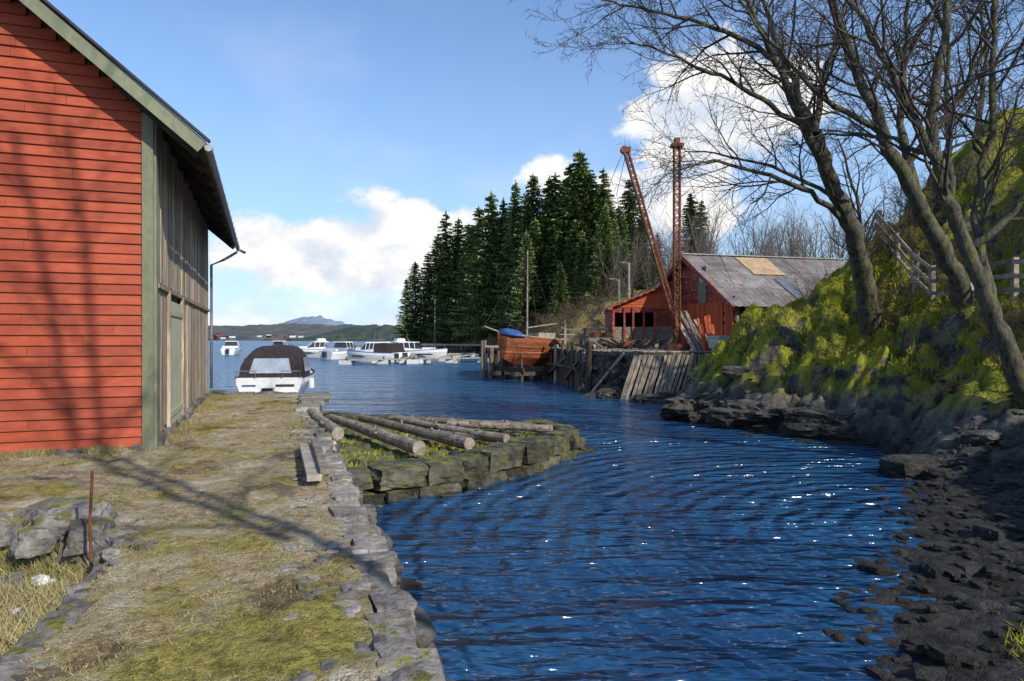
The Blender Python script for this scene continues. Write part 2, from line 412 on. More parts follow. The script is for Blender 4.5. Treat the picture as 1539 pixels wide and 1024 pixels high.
mb.rock((-5.05,17.2,QZ+.05),(.55,1.2,.14),0,.32,.85,.05)
mb.rock((-4.75,15.9,QZ+.04),(.5,1.1,.14),0,.3,.85,.05)
mb.obj('stone_slab',[stonelt])
mb=MB()
blocks(mb,[(-4.3,6.25),(-3.25,5.75),(-2.8,4.5),(-2.45,3.3),(-2.35,2.2)],[(QZ-.09,.16,0),(QZ-.22,.22,.03)],.12,.34,0,.20,.05,rough=.18,box=.62,n=5,fill=.92)
mb.rock((-3.95,6.15,QZ+.02),(.50,.34,.28),0,.4,.6,.16,8)
mb.rock((-4.35,6.4,QZ+.0),(.4,.3,.24),0,1.2,.6,.16,7)
mb.rock((-3.62,5.85,QZ-.03),(.28,.3,.24),0,.2,.6,.16,6)
mb.rock((-4.1,5.85,QZ-.08),(.3,.25,.22),0,.9,.6,.16,6);mb.rock((-4.6,6.1,QZ-.06),(.35,.25,.22),0,.5,.6,.16,6)
for i in range(80):
    x=R.uniform(-4.8,-2.8);y=R.uniform(4.6,6.3);s_=R.uniform(.04,.11)
    z=float(quay_h(np.array([x]),np.array([y]))[0])
    mb.rock((x,y,z+s_*.2),(s_,s_*1.2,s_*.8),0 if i>4 else 1,R.uniform(0,3),.4,.25,4)
mb.obj('rock_pile',[pileS,whiteold])
mb=MB();mb.tube([(-3.42,5.55,.3),(-3.44,5.56,.9),(-3.42,5.56,1.32)],.012,8);mb.obj('rusty_rod',[rust])
mb=MB();mb.beam((-3.0,9.9,QZ+.10),(-2.17,7.5,QZ+.12),.16,.07,0,.8)
mb.beam((-2.88,9.95,QZ+.18),(-2.07,7.55,QZ+.18),.10,.05,1,.3)
mb.obj('timber_plank',[plank,woodlog])

# ---------------------------------------------------------------- grass
def blades(name,pts,hlo,hhi,w,mat,lean=.6):
    P=np.array(pts);n=len(P);rg=np.random.default_rng(5)
    a=rg.uniform(0,6.28,n);h=rg.uniform(hlo,hhi,n);ww=w*rg.uniform(.6,1.4,n);la=rg.uniform(0,6.28,n);ll=lean*h*rg.uniform(.2,1,n)
    d=np.stack([np.cos(a)*ww,np.sin(a)*ww,0*a],1)
    tip=P+np.stack([np.cos(la)*ll,np.sin(la)*ll,h],1)
    v=np.stack([P-d,P+d,tip],1).reshape(-1,3)
    f=np.arange(3*n).reshape(-1,3)
    me=bpy.data.meshes.new(name);me.from_pydata(v.tolist(),[],f.tolist());me.materials.append(mat)
    at=me.attributes.new('var','FLOAT','FACE');at.data.foreach_set('value',rg.uniform(0,1,n))
    me.update();o=bpy.data.objects.new(name,me);scene.collection.objects.link(o);return o
rg=np.random.default_rng(3)
n=130000
y=2.3+(rg.uniform(0,1,n)**1.7)*14;x=edge(y)-.3-rg.uniform(0,1,n)*(4.2+.2*y)
den=fbm(x*1.4,y*1.4,21);keep=(den+rg.uniform(-.12,.12,n)>.56)
x=x[keep];y=y[keep]
lx=(x+5.38)*.94+(y-10.2)*.34;ly=-(x+5.38)*.34+(y-10.2)*.94
k=~((lx<.02)&(ly>-.02))
x=x[k];y=y[k];z=quay_h(x,y)-.005
blades('turf_grass',np.stack([x,y,z],1),.008,.03,.004,grassM,1.3)
n=26000
x=rg.uniform(-5.5,-2.4,n);y=rg.uniform(2.2,6.1,n);k=(sdist(x,y,pit)>.12);x=x[k];y=y[k];k=fbm(x*2,y*2,7)>.38;x=x[k];y=y[k]
blades('dry_grass',np.stack([x,y,quay_h(x,y)-.01],1),.08,.22,.005,dryM,1.3)
n=9000
tt=rg.uniform(0,1,n);wy=tt*10;wx=.06+rg.exponential(.10,n)
x=-5.38+.94*wx-.34*wy;y=10.2+.34*wx+.94*wy
gxx=-rg.uniform(0,4,n);gyy=-.06-rg.exponential(.08,n)
x=np.concatenate([x,-5.38+.94*gxx-.34*gyy]);y=np.concatenate([y,10.2+.34*gxx+.94*gyy])
k=fbm(x*2.2,y*2.2,17)>.5;x=x[k];y=y[k]
blades('wall_weeds',np.stack([x,y,quay_h(x,y)-.01],1),.04,.14,.005,grassM,.8)

# ---------------------------------------------------------------- barn
barn=empty('red_barn',(-5.38,10.2,QZ),math.radians(19.9))
EX=.74;EZ=4.48
def zr(x):return EZ+(EX-x)*.84
mb=MB()
z=.06;bh=.150
while z<9.4:
    xr=-.12 if z+bh<zr(-.12)-.1 else EX-(z+bh+.06-EZ)/.84
    xl=-10+.13 if z<5.1 else -10+(z-5.1)/.84
    if xr-xl<.3:break
    ax=math.atan2(.032,bh)
    xs=[xl];
    while xs[-1]+3.2<xr:xs.append(xs[-1]+R.uniform(2.2,4.5))
    xs=[q for q in xs if q<xr-.3]+[xr]
    for a,b in zip(xs[:-1],xs[1:]):
        mb.box(((a+b)/2,-.032+R.uniform(-.002,.002),z+bh/2+R.uniform(-.002,.002)),(b-a-.004,.018,bh+.020),0,Matrix.Rotation(-ax+R.uniform(-.01,.01),3,'X'),R.random())
    z+=bh
mb.obj('clapboards',[red],barn)
mb=MB()
P=[(-10,0),(0,0),(0,5.0),(-5,9.2),(-10,5.0)]
mb.add([(a,0.005,b) for a,b in P]+[(a,10.2,b) for a,b in P],[(0,1,2,3,4),(9,8,7,6,5),(0,5,6,1),(1,6,7,2),(4,9,5,0)])
mb.obj('wall_core',[wooddark],barn)
mb=MB()
mb.box((-.045,-.055,2.5),(.15,.05,4.98));mb.box((.045,.055,2.5),(.045,.16,4.96))
mb.box((-5,-.03,.03),(9.7,.04,.06),1)
mb.obj('corner_boards',[green,wooddark],barn)
mb=MB();yy=.16
while yy<10.1:
    wd=R.uniform(.10,.19)
    for(z0,z1,off) in((2.52,5.0,.0),(.18,2.50,-.006)):
        if z0<1 and 1.35<yy<3.3 :continue
        zz0=z0+R.uniform(-.04,.05) if z0<1 else z0+R.uniform(-.03,.02)
        mb.box((.028+off+R.uniform(-.008,.012),yy+wd/2,(zz0+z1)/2),(.025,wd-R.uniform(.004,.018),z1-zz0),0,Matrix.Rotation(R.uniform(-.006,.006),3,'X'))
    yy+=wd
mb.box((.06,5.2,2.46),(.05,10,.07),0)
mb.obj('weathered_planks',[wood],barn)
mb=MB()
for i in range(7):mb.box((.05,1.5+i*.26,1.2),(.03,.25,2.2),0)
mb.box((.075,2.3,.35),(.025,1.9,.10),0);mb.box((.075,2.3,2.1),(.025,1.9,.10),0)
mb.box((.07,1.33,1.25),(.06,.08,2.4),1);mb.box((.07,3.33,1.25),(.06,.08,2.4),1)
mb.obj('barn_door',[doorgreen,wood],barn)
mb=MB();yy=.2
while yy<10.2:
    wd=R.uniform(.25,.6);mb.rock((-.02,yy+wd/2,.02),(.26,wd,.28),0,0,.7,.2,5);yy+=wd
xx=-9.5
while xx<-.1:
    wd=R.uniform(.25,.7);mb.rock((xx+wd/2,.0,-.02),(wd,.16,.16),0,0,.7,.2,4);xx+=wd
mb.obj('foundation_stones',[stone],barn)
mb=MB()
sl=Vector((EX,0,EZ));rd=Vector((-5,0,EZ+(EX+5)*.84))
dr=(rd-sl).normalized();nr=Vector((.84,0,1)).normalized()
for sgn in(1,-1):
    def mx(p):
        return Vector((p.x if sgn==1 else -10-p.x,p.y,p.z))
    a=mx(sl+Vector((0,5.3,0))+nr*.05);b=mx(rd+Vector((0,5.3,0))+nr*.05)
    mb.beam(a,b,11.6,.035,0,.5,(0,0,1))
    for i in range(12):
        yq=-.1+i*.98
        mb.beam(mx(sl+Vector((-.04,yq,0))-nr*.07),mx(sl+dr*1.5+Vector((0,yq,0))-nr*.07),.06,.13,1,None)
    for i in range(9):
        q=sl+dr*(.06+i*.155)
        mb.beam(mx(q+Vector((0,-.42,0))+nr*.012),mx(q+Vector((0,11.0,0))+nr*.012),.03 if i%2 else .14,.02,1)
    for yq in(-.50,11.12):
        mb.beam(mx(sl+Vector((.02,yq,0))-nr*.05),mx(rd+Vector((0,yq,0))-nr*.05),.035,.18,2,.6)
        mb.beam(mx(sl+Vector((.04,yq+.0,0))+nr*.075),mx(rd+Vector((0,yq+.0,0))+nr*.075),.12,.035,0,.2)
    for j in range(3):
        yq=-.42+j*.14
        mb.beam(mx(sl+Vector((0,yq,0))-nr*.0),mx(rd+Vector((0,yq,0))-nr*.0),.13,.02,1)
    pts=[mx(sl+Vector((.07,-.5,-.03))),mx(sl+Vector((.07,11.1,-.07)))]
    mb.tube(pts,.055,10,3,.5)
    for i in range(14):mb.tube([mx(sl+Vector((.07,-.4+i*.87,-.03))),mx(sl+Vector((.07,-.36+i*.87,-.03)))],.064,10,3,.2)
mb.obj('roof',[roofm,soffit,green,metalg],barn)
mb=MB()
mb.tube([(EX+.07,10.95,EZ-.1),(EX+.05,10.95,EZ-.2),(.45,10.6,4.0),(.12,10.3,3.8),(.12,10.3,2),(.12,10.3,.2)],.04,8)
mb.tube([(EX+.07,11.0,EZ-.1),(EX+.26,11.3,EZ-.16)],.045,8)
mb.obj('downpipe',[metalg],barn,True)

# ---------------------------------------------------------------- stone jetty
JP=[(-2.75,9.8),(-1.0,11.0),(.15,12.6),(.95,14.0),(1.2,15.0),(.7,15.9),(-1.2,16.5),(-3,17.0),(-4.9,17.8)]
mb=MB()
inner=[(-4.2,9.6)]+[(x-.05,y+.1) for x,y in JP]
jx=np.linspace(-5.2,1.9,110);jy=np.linspace(9.3,18.2,130);X,Y=np.meshgrid(jx,jy)
d=sdist(X,Y,inner+[(-6,17.8),(-6,9.6)])
f1,f2,iv=voro(X*3.2,Y*3.2,37)
Z=np.where(d>.05,.28+.10*fbm(X*1.5,Y*1.5,31)+.07*(iv-.5)+.08*(.5-f1),-.8)
jett=empty('stone_jetty')
gridmesh('jetty_top',X,Y,Z,dirt,parent=jett)
blocks(mb,JP,[(.30,.32,.0)],.45,1.15,0,.55,.03,rough=.09,box=.88,n=8,skew=.35,tilt=.05,fill=.93)
blocks(mb,JP,[(-.02,.32,.07),(-.32,.36,.14)],.4,1.0,0,.55,.04,rough=.10,box=.87,n=7,skew=.35,tilt=.07,fill=.93)
blocks(mb,JP,[(-.12,.20,.42)],.2,.6,0,.35,.15,rough=.25,box=.5,n=5)
mb.obj('jetty_blocks',[stonewet],jett)
mb=MB()
for i in range(260):
    x=R.uniform(-4.6,1.2);y=R.uniform(10,17)
    if sdist(np.array([x]),np.array([y]),inner)[0]<.25:continue
    s_=R.uniform(.04,.14)*(1.8 if R.random()<.06 else 1);mb.rock((x,y,.34),(s_,s_*1.3,s_*.6),0,R.uniform(0,3),.5,.25,3)
mb.obj('jetty_rubble',[stonewet],jett)
n=26000
x=rg.uniform(-4.8,1.3,n);y=rg.uniform(9.9,17.4,n);k=(sdist(x,y,inner+[(-6,17.8),(-6,9.6)])>.15)&(fbm(x*1.4,y*1.4,41)>.45);x=x[k];y=y[k]
blades('jetty_grass',np.stack([x,y,.30+0*x],1),.04,.12,.007,mossbl,1.1)
logs=[((-4.15,15.6,.60),(-1.55,11.5,.55),.12),((-3.5,15.8,.58),(-.75,12.1,.53),.11),((-2.5,15.4,.56),(-.1,12.9,.51),.09),
      ((-4.9,16.4,.74),(-2.95,11.6,.80),.11),((-1.4,15.0,.54),(.85,14.3,.51),.085),((-2.9,16.3,.51),(.4,14.8,.5),.08),((-1.9,14.3,.46),(-.3,13.2,.46),.07)]
for a,b,r in logs:
    mb=MB();a=Vector(a);b=Vector(b);pts=[];rs=[];bend=R.uniform(-.06,.06)
    for i in range(15):
        q=a.lerp(b,i/14);pts.append(q+Vector((bend*math.sin(i/14*3.14)+R.uniform(-.012,.012),R.uniform(-.012,.012),R.uniform(-.01,.01))));rs.append(r*(1-.25*(1-i/14))*R.uniform(.93,1.07))
    mb.tube(pts,rs,12)
    for k in range(4):
        i=R.randint(2,12);q=pts[i];dd=Vector((R.uniform(-1,1),R.uniform(-1,1),R.uniform(0,1))).normalized();mb.tube([q,q+dd*(r+.05)],[.03,.02],6)
    mb.obj('driftwood_log',[woodlog],smooth=False)

# ---------------------------------------------------------------- hillside
HP=[(3.2,-9),(2.8,2.0),(2.85,4.4),(3.4,5.6),(4.7,7.2),(5.9,9.4),(6.9,11.2),(7.7,13.2),(8.2,15.2),(7.3,16.6),(6.4,17.6),(5.4,19.4),(4.8,21.2),(5.3,22.6),(6.9,24.4),(8.6,26.2),(10.8,28.2),(13.5,29.5),(18,36),(70,50),(70,-9)]
def hill_h(X,Y,detail=True):
    X=np.asarray(X,float);Y=np.asarray(Y,float)
    d=sdist(X,Y,HP)
    d2=d+ (.9*(fbm(X*.5,Y*.5,51)-.5) + .5*(fbm(X*1.7,Y*1.7,53)-.5))*ss(.0,1.5,d+.6)
    a=np.interp(d2,[-8,-1,0,.35,.9,1.6,2.5,3.6,4.8,6.2,8,12,20,40],[-2.6,-.7,0,.45,.95,1.9,2.9,3.4,4.3,6.4,8.6,10.5,12.5,14])
    b=np.interp(d2,[-8,-2,0,1.2,2.2,3.2,5,9,15,30,60],[-2.2,-.16,.02,.14,.45,1.4,3.2,5.4,6,7,8])
    c=np.interp(d2,[-8,-1,0,.5,1.2,2.5,4,6,10,20,60],[-2.6,-.7,0,.5,.95,1.7,2.8,4.2,5.8,8.0,10])
    k1=ss(10.5,14.0,Y);k2=ss(20.5,24.5,Y)
    z=b*(1-k1)+a*k1;z=z*(1-k2)+c*k2
    lowf=ss(-2,8,Y);z=np.where(z>1.2,1.2+(z-1.2)*(.25+.75*lowf),z)
    if detail:
        amp=ss(-.5,1.2,d)
        hk=ss(.1,1.0,z)*(1-k1)+k1
        f1,f2,iv=voro(X*.8+.4*fbm(X,Y,61),Y*.8,71)
        z=z+amp*(.75*(np.clip(1-f1*1.15,0,1)**.7-.35)+.35*(iv-.5))*(.05+.95*hk*(.3+.7*k1))
        f1,f2,iv=voro(X*1.9+.5*fbm(X*2,Y*2,62),Y*1.9,73)
        z=z+(.25+.75*amp)*(.40*(np.sqrt(np.clip(1-f1*1.25,0,1))-.5)+.10*(iv-.5))*(.15+.85*hk)
        f1,f2,iv=voro(X*4.6,Y*4.6,75)
        z=z+(.12*(np.sqrt(np.clip(1-f1*1.2,0,1))-.5)+.10*(fbm(X*4,Y*4,65)-.5))*(.6+.4*hk)
    return z
gx=np.concatenate([np.arange(1.8,13,.065),np.arange(13.1,24,.3),np.arange(25,66,3)]);gy=np.concatenate([np.arange(-8,2.4,.4),np.arange(2.5,29,.07),np.arange(29.2,45,.5)])
X,Y=np.meshgrid(gx,gy);Z=hill_h(X,Y)
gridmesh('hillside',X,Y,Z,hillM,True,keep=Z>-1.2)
def hz1(x,y):return float(hill_h(np.array([x]),np.array([y]))[0])
def hs1(x,y):return float(hill_h(np.array([x]),np.array([y]),False)[0])
mb=MB()
for i in range(560):
    y=R.uniform(3,24)
    if y<12: x=R.uniform(3,10)
    else:x=R.uniform(4,9)
    d=float(sdist(np.array([x]),np.array([y]),HP)[0])
    if d<-1.1 or d>1.2:continue
    big=R.random()<.09
    s_=R.uniform(.35,.7) if big else R.uniform(.05,.20)
    if y<12:s_*=.42
    mb.rock((x,y,max(hz1(x,y),-.10)+s_*.0),(s_*1.5,s_,s_*.45),0,R.uniform(0,3),.45,.22,6 if s_>.3 else 4)
# beach pebbles
for i in range(1500):
    y=R.uniform(3.2,12.5);x=R.uniform(2.6,9.5)
    d=float(sdist(np.array([x]),np.array([y]),HP)[0])
    if d<-.8 or d>2.4:continue
    s_=R.uniform(.03,.11)*(2.2 if R.random()<.05 else 1)
    mb.rock((x,y,max(hz1(x,y),-.03)+s_*.1),(s_*1.4,s_,s_*.55),0,R.uniform(0,3),.4,.2,2 if s_<.08 else 3)
mb.rock((7.0,12.0,.12),(.90,.65,.38),0,.3,.62,.14,9)
mb.rock((5.6,20.2,.3),(2.0,1.5,.9),0,.3,.4,.3,14);mb.rock((6.6,18.4,.25),(1.8,1.3,.7),0,-.6,.4,.3,14);mb.rock((7.7,16.6,.3),(1.5,1.2,.7),0,-.8,.4,.3,14)
mb.rock((-1.05,6.6,.0),(.30,.20,.10),0,.2,.5,.2)
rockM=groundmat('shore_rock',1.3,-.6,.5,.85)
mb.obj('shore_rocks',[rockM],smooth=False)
n=260000
x=rg.uniform(4.6,13,n);y=rg.uniform(8,26,n);d=sdist(x,y,HP);k=d>.8;x=x[k];y=y[k]
z=hill_h(x,y);zx=hill_h(x+.08,y);zy=hill_h(x,y+.08);nz=1/np.sqrt(1+((zx-z)/.08)**2+((zy-z)/.08)**2)
k=(nz>.42)&(z>1.25+.8*fbm(x*1.1,y*1.1,77))&(fbm(x*1.5,y*1.5,91)>.40);x=x[k];y=y[k];z=z[k]
blades('moss_tufts',np.stack([x,y,z-.01],1),.03,.09,.013,mossbl,1.0)
n=12000
x=rg.uniform(3.0,6.5,n);y=rg.uniform(3.8,8,n);cx=[(3.95,4.9),(4.3,5.2),(4.7,5.6),(3.7,4.3)]
dd=np.min([np.hypot(x-a,y-b) for a,b in cx],0);k=dd<.30+.1*fbm(x*3,y*3,5);x=x[k];y=y[k];dd=dd[k]
blades('shore_grass_tussock',np.stack([x,y,np.maximum(hill_h(x,y),0)+.03*(1-dd/.4)],1),.05,.13,.006,mossbl,1.8)
n=40000
x=rg.uniform(7,14,n);y=rg.uniform(8,24,n);k=(sdist(x,y,HP)>1.5)&(fbm(x*.9,y*.9,191)>.58);x=x[k];y=y[k];z=hill_h(x,y)
blades('hill_dry_grass',np.stack([x,y,z-.02],1),.06,.24,.006,dryM,1.4)

# ---------------------------------------------------------------- bare trees
def rv(r=1):
    return Vector((R.gauss(0,1),R.gauss(0,1),R.gauss(0,1)))*r
def grow(mb,p,d,L,r,lvl,mx,kids,up=.05):
    seg=(.45,.32,.22,.16)[min(lvl,3)];n=max(3,int(L/seg));pts=[p.copy()];dirs=[d.copy()];rs=[r]
    for i in range(n):
        d=(d+rv(.16)+Vector((0,0,up))).normalized();p=p+d*(L/n);pts.append(p.copy());dirs.append(d.copy());rs.append(r*(1-.8*(i+1)/n))
    mb.tube(pts,rs,(6,4,3,3)[min(lvl,3)],0 if lvl<1 else 1,None,False)
    if lvl<mx:spawn(mb,pts,dirs,rs,L,lvl,mx,kids,up)
def spawn(mb,pts,dirs,rs,L,lvl,mx,kids,up,t0=.15):
    n=len(pts)-1;K=kids[lvl]
    for j in range(K):
        t=t0+(1-t0)*(j+R.random()*.8)/K;t=min(t,.98);i=int(t*n);f=t*n-i
        q=pts[i].lerp(pts[min(i+1,n)],f);dd=dirs[i]
        ax=dd.cross(rv()).normalized();ang=math.radians(R.uniform(28,62))
        nd=Matrix.Rotation(ang,3,ax)@dd
        ln=L*R.uniform(.30,.58)*(1.15-.55*t)
        ln=min(ln,(3.2,1.6,.95,.5)[min(lvl,3)]*R.uniform(.7,1.1))
        rr=min(max(rs[i]*.55,.0058),(.035,.014,.0085,.006)[min(lvl,3)])
        grow(mb,q,nd,ln,rr,lvl+1,mx,kids,up)
def limb(mb,pts,r0,r1,mx=3,kids=(9,7,5),t0=.2,n=8,sp=True,up=.03):
    P=[Vector(p) for p in pts];N=(len(P)-1)*5;out=[];dirs=[];rs=[]
    def cr(i,t):
        a=P[max(i-1,0)];b=P[i];c=P[i+1];e=P[min(i+2,len(P)-1)]
        return .5*((2*b)+(c-a)*t+(2*a-5*b+4*c-e)*t*t+(3*b-a-3*c+e)*t**3)
    for k in range(N+1):
        i=min(k//5,len(P)-2);t=(k-i*5)/5;q=cr(i,t)
        q=q+rv(.03) if 0<k<N else q
        out.append(q);rs.append((r0+(r1-r0)*(k/N)**.8)*R.uniform(.94,1.06))
    for k in range(N+1):dirs.append((out[min(k+1,N)]-out[max(k-1,0)]).normalized())
    mb.tube(out,rs,n,0,.5,False)
    L=sum((b-a).length for a,b in zip(out[:-1],out[1:]))
    if sp:spawn(mb,out,dirs,rs,L,0,mx,kids,up,t0)
    return out
mb=MB()
zb=hz1(9.45,17.9)
limb(mb,[(9.6,18.1,zb-.6),(9.3,17.8,zb+.5),(8.85,17.3,4.2),(8.2,16.7,5.3),(7.55,16.3,6.3),(7.1,16,7.2)],.30,.15,2,(3,3,2),.5,12)
K=(13,9,6)
limb(mb,[(7.6,16.3,6.2),(6.75,15.8,7.3),(5.9,15.4,8.7),(5.1,15,9.9),(4.3,14.6,11.2)],.14,.03,3,K)
limb(mb,[(7.3,16.1,6.9),(6.95,16.4,8.1),(6.5,16.6,9.5),(5.9,16.6,11.1)],.13,.04,3,K)
limb(mb,[(8.2,16.7,5.3),(7.0,16.0,5.8),(5.6,15.4,6.15),(4.4,15,6.3),(3.8,14.7,6.1)],.085,.015,3,(12,9,6),.25)
limb(mb,[(6.75,15.8,7.3),(5.6,15.3,7.75),(4.3,14.8,8.2),(3.1,14.5,8.5),(2.2,14.3,8.7)],.075,.012,3,(14,9,6),.25)
limb(mb,[(5.9,15.4,8.7),(4.8,15.3,9.3),(3.5,15.2,9.6),(2.4,15.1,9.8),(1.5,15,10.1)],.07,.012,3,(14,9,6),.2)
limb(mb,[(5.1,15,9.9),(4.2,15.2,10.2),(3.2,15.4,10.6),(2.2,15.6,11.2)],.05,.012,3,(10,8,5),.2)
limb(mb,[(7.9,16.5,5.8),(6.7,17.0,6.6),(5.4,17.4,7.1),(4.4,17.6,7.2)],.06,.012,3,(11,8,6),.2)
limb(mb,[(7.1,16,7.2),(7.4,16.3,8.4),(7.9,16.5,9.8),(8.3,16.6,11.4)],.10,.03,3,K)
mb.obj('bare_tree',[bark,twig],smooth=True)
mb=MB();zb=hz1(10.4,15.6)
limb(mb,[(10.6,15.8,zb-.6),(10.0,15.4,zb+.6),(8.9,15,5.5),(8.05,14.8,6.8),(7.5,14.7,8.1),(6.8,14.6,9.7),(6.3,14.5,11.2)],.24,.06,3,(18,9,6),.4,10)
limb(mb,[(8.9,15,5.5),(8.7,15.3,7.2),(8.9,15.5,8.9),(9.0,15.5,10.6)],.12,.03,3,K)
limb(mb,[(7.9,14.8,7.0),(6.6,14.4,7.5),(5.3,14.1,8.6),(4.2,13.9,9.8)],.08,.015,3,K)
limb(mb,[(8.5,14.9,6.1),(9.4,14.6,7.3),(10.0,14.4,8.6),(10.3,14.2,10)],.09,.02,3,K)
mb.obj('bare_tree',[bark,twig],smooth=True)
mb=MB();zb=hz1(9.2,12)
limb(mb,[(9.5,12.1,zb-.7),(9.0,12,zb+.4),(8.5,12,2.7),(8.0,12,3.9),(7.55,12,5.2),(7.4,12,6.6),(7.65,12,7.9),(7.8,12,9.4)],.20,.05,3,(18,8,5),.5,12)
limb(mb,[(7.6,12,5.1),(7.0,11.9,6.3),(6.4,11.8,7.3),(5.8,11.7,8.2),(5.0,11.6,9.3)],.10,.02,3,K)
limb(mb,[(8.4,12,3.0),(8.35,12.3,4.6),(8.75,12.5,6.2),(8.9,12.6,7.9),(9.0,12.6,9.5)],.11,.03,3,K)
limb(mb,[(8.0,12,3.9),(8.8,11.7,4.8),(9.3,11.4,6.2),(9.4,11.3,7.8)],.08,.02,3,K)
limb(mb,[(7.5,12,5.6),(6.9,12.6,6.1),(6.2,13.1,6.3),(5.4,13.4,6.2)],.05,.012,3,(8,7,5))
mb.obj('bare_tree',[bark,twig],smooth=True)
for(bx,by,hh,lean) in((12.6,19.5,7.5,-.15),(13.5,15.5,6.5,-.1),(12.2,23.5,6,-.2),(15,22,7,0)):
    mb=MB();z0=hz1(bx,by)-.3
    limb(mb,[(bx,by,z0),(bx+lean,by,z0+hh*.3),(bx+lean*3+.2,by-.1,z0+hh*.65),(bx+lean*5,by,z0+hh)],.12,.03,3,(16,7,5),.2)
    mb.obj('bare_tree',[bark,twig],smooth=True)
und=[]
for i in range(3):
    mb=MB()
    for k in range(7):
        a=R.uniform(0,6.28);tl=R.uniform(.3,.8);limb(mb,[(0,0,-.1),(.15*math.cos(a),.15*math.sin(a),.4),(tl*.7*math.cos(a),tl*.7*math.sin(a),.95),(tl*1.3*math.cos(a),tl*1.3*math.sin(a),1.4)],.014,.005,2,(8,5,3),.2,4)
    o=mb.obj('ug',[shrubM,shrubM]);und.append(o.data);bpy.data.objects.remove(o)
ug=empty('hillside_undergrowth')
for i in range(46):
    y=R.uniform(9.5,25);x=R.uniform(8,14.5)
    if float(sdist(np.array([x]),np.array([y]),HP)[0])<(3.4 if i%5 else 1.8):continue
    o=bpy.data.objects.new('shrub_%d'%i,und[i%3]);scene.collection.objects.link(o);o.parent=ug;o.location=(x,y,hz1(x,y)-.05)
    s_=R.uniform(.5,1.1);o.scale=(s_,s_,s_);o.rotation_euler=(0,R.uniform(-.3,.1),R.uniform(0,6.28))
# slender tree standing right behind the viewer (its crown dapples the barn wall)
mb=MB();bx,by=5.6,-2.2;z0=hz1(bx,by)-.3
limb(mb,[(bx,by,z0),(bx-.1,by,z0+3),(bx-.4,by+.2,z0+7),(bx-1.0,by+.4,z0+11),(bx-1.6,by+.5,z0+15)],.085,.045,2,(14,7,5),.5,10)
limb(mb,[(bx-.4,by,z0+7),(bx-1.2,by+.4,z0+9.4),(bx-2.1,by+.9,z0+11.6),(bx-3.0,by+1.2,z0+14)],.07,.04,2,(12,7,5))
mb.obj('bare_tree',[bark,twig],smooth=True)

# ---------------------------------------------------------------- hillside fence
mb=MB()
def fence(line,mat=0,h=1.1):
    tops=[]
    for(a,b) in zip(line[:-1],line[1:]):
        a=Vector(a);b=Vector(b);n=max(1,round((b-a).length/1.5))
        for i in range(n):tops.append(a.lerp(b,i/n))
    tops.append(Vector(line[-1]));P=[]
    for q in tops:
        z=hs1(q.x,q.y)+.1;P.append(Vector((q.x,q.y,z)));mb.beam((q.x,q.y,z-.8),(q.x+R.uniform(-.05,.05),q.y,z+h),.11,.11,mat)
    for a,b in zip(P[:-1],P[1:]):
        for hh in(.4,.7,1.0):
            mb.beam(a+Vector((-.07,-.03,hh)),b+Vector((-.07,-.03,hh+R.uniform(-.03,.03))),.035,.10,mat)
fence([(11.3,22.2),(11.1,19.6),(10.6,17.2),(10.9,14.8),(11.2,12.6)])
mb.obj('wooden_fence',[plank])

# ---------------------------------------------------------------- dock on the right
DZ=1.9
DP=[(-1.8,46),(-1.6,42.2),(1.9,40.6),(3.1,35.5),(3.5,30.2),(5.0,27.6),(7.0,26.9),(9.6,26.6)]
dock=empty('timber_dock')
mb=MB();poly=DP+[(13,29.5),(16,38),(16,50),(-1.8,50)]
yb=26.6
while yb<49:
    xs=np.arange(-2,16,.1);ins=sdist(xs,np.full(xs.shape,yb),poly)>.02
    if ins.any():
        i0=xs[ins][0];i1=xs[ins][-1];c=i0-.12+R.uniform(-.05,.05)
        while c<i1:
            ln=min(R.uniform(2.4,4),i1-c+.1)
            if ln<.2:break
            mb.box((c+ln/2,yb,DZ-.02+R.uniform(-.012,.012)),(ln-.02,.17,.045),0);c+=ln
    yb+=.185
for a,b in zip(DP[:-1],DP[1:]):
    mb.beam((*a,DZ-.13),(*b,DZ-.13),.16,.16,1)
mb.obj('deck_boards',[plank,pileM],dock)
mb=MB()
def vplanks(a,b,z0,z1,mat,w=(.12,.22),slant=0,gap=.02,drop=.0,skip=.0,lean=0):
    a=Vector(a);b=Vector(b);L=(b-a).length;d=(b-a)/L;nr_=Vector((d.y,-d.x));s=0
    while s<L:
        ww=R.uniform(*w)
        if R.random()>skip:
            q=a+d*(s+ww/2);o=nr_*(.10+R.uniform(0,.04));s2=d*(slant+R.uniform(-.05,.05));ol=nr_*lean
            zt=z1-R.uniform(0,drop)
            mb.beam((q.x+o.x-s2.x+ol.x,q.y+o.y-s2.y+ol.y,z0),(q.x+o.x,q.y+o.y,zt),ww-gap,.04,mat,None,(nr_.x,nr_.y,0))
        s+=ww
vplanks(DP[1],DP[2],-.6,DZ-.15,0,skip=.35,drop=.5,gap=.04)
vplanks(DP[2],DP[3],-.6,DZ-.1,0,skip=.2,drop=.4,gap=.05)
vplanks(DP[3],(3.4,31.0),-.6,DZ-.05,0,skip=.15,drop=.3,gap=.05)
vplanks((4.9,27.35),(7.0,26.55),-.4,DZ-.04,2,(.14,.26),.6,.05,.12,.02,.45)
vplanks((7.0,26.6),(9.6,26.3),-.3,DZ-.04,2,(.16,.28),.10,.05,.10,.02,.2)
for(x,y) in((-1.75,46),(-1.7,42),(-1.2,41.7),(-.5,41.4),(.4,41.1),(1.3,40.8),(2.0,40.3),(2.5,38.2),(2.8,36.8),(3.0,35.3),(3.1,34.1),(3.2,33),(3.4,31),(3.4,30.0)):
    mb.tube([(x-.08,y-.3,-1.5),(x-.08+R.uniform(-.05,.05),y-.3,DZ+R.uniform(-.1,.45))],[.16,.13],8,2 if R.random()<.4 else 0)
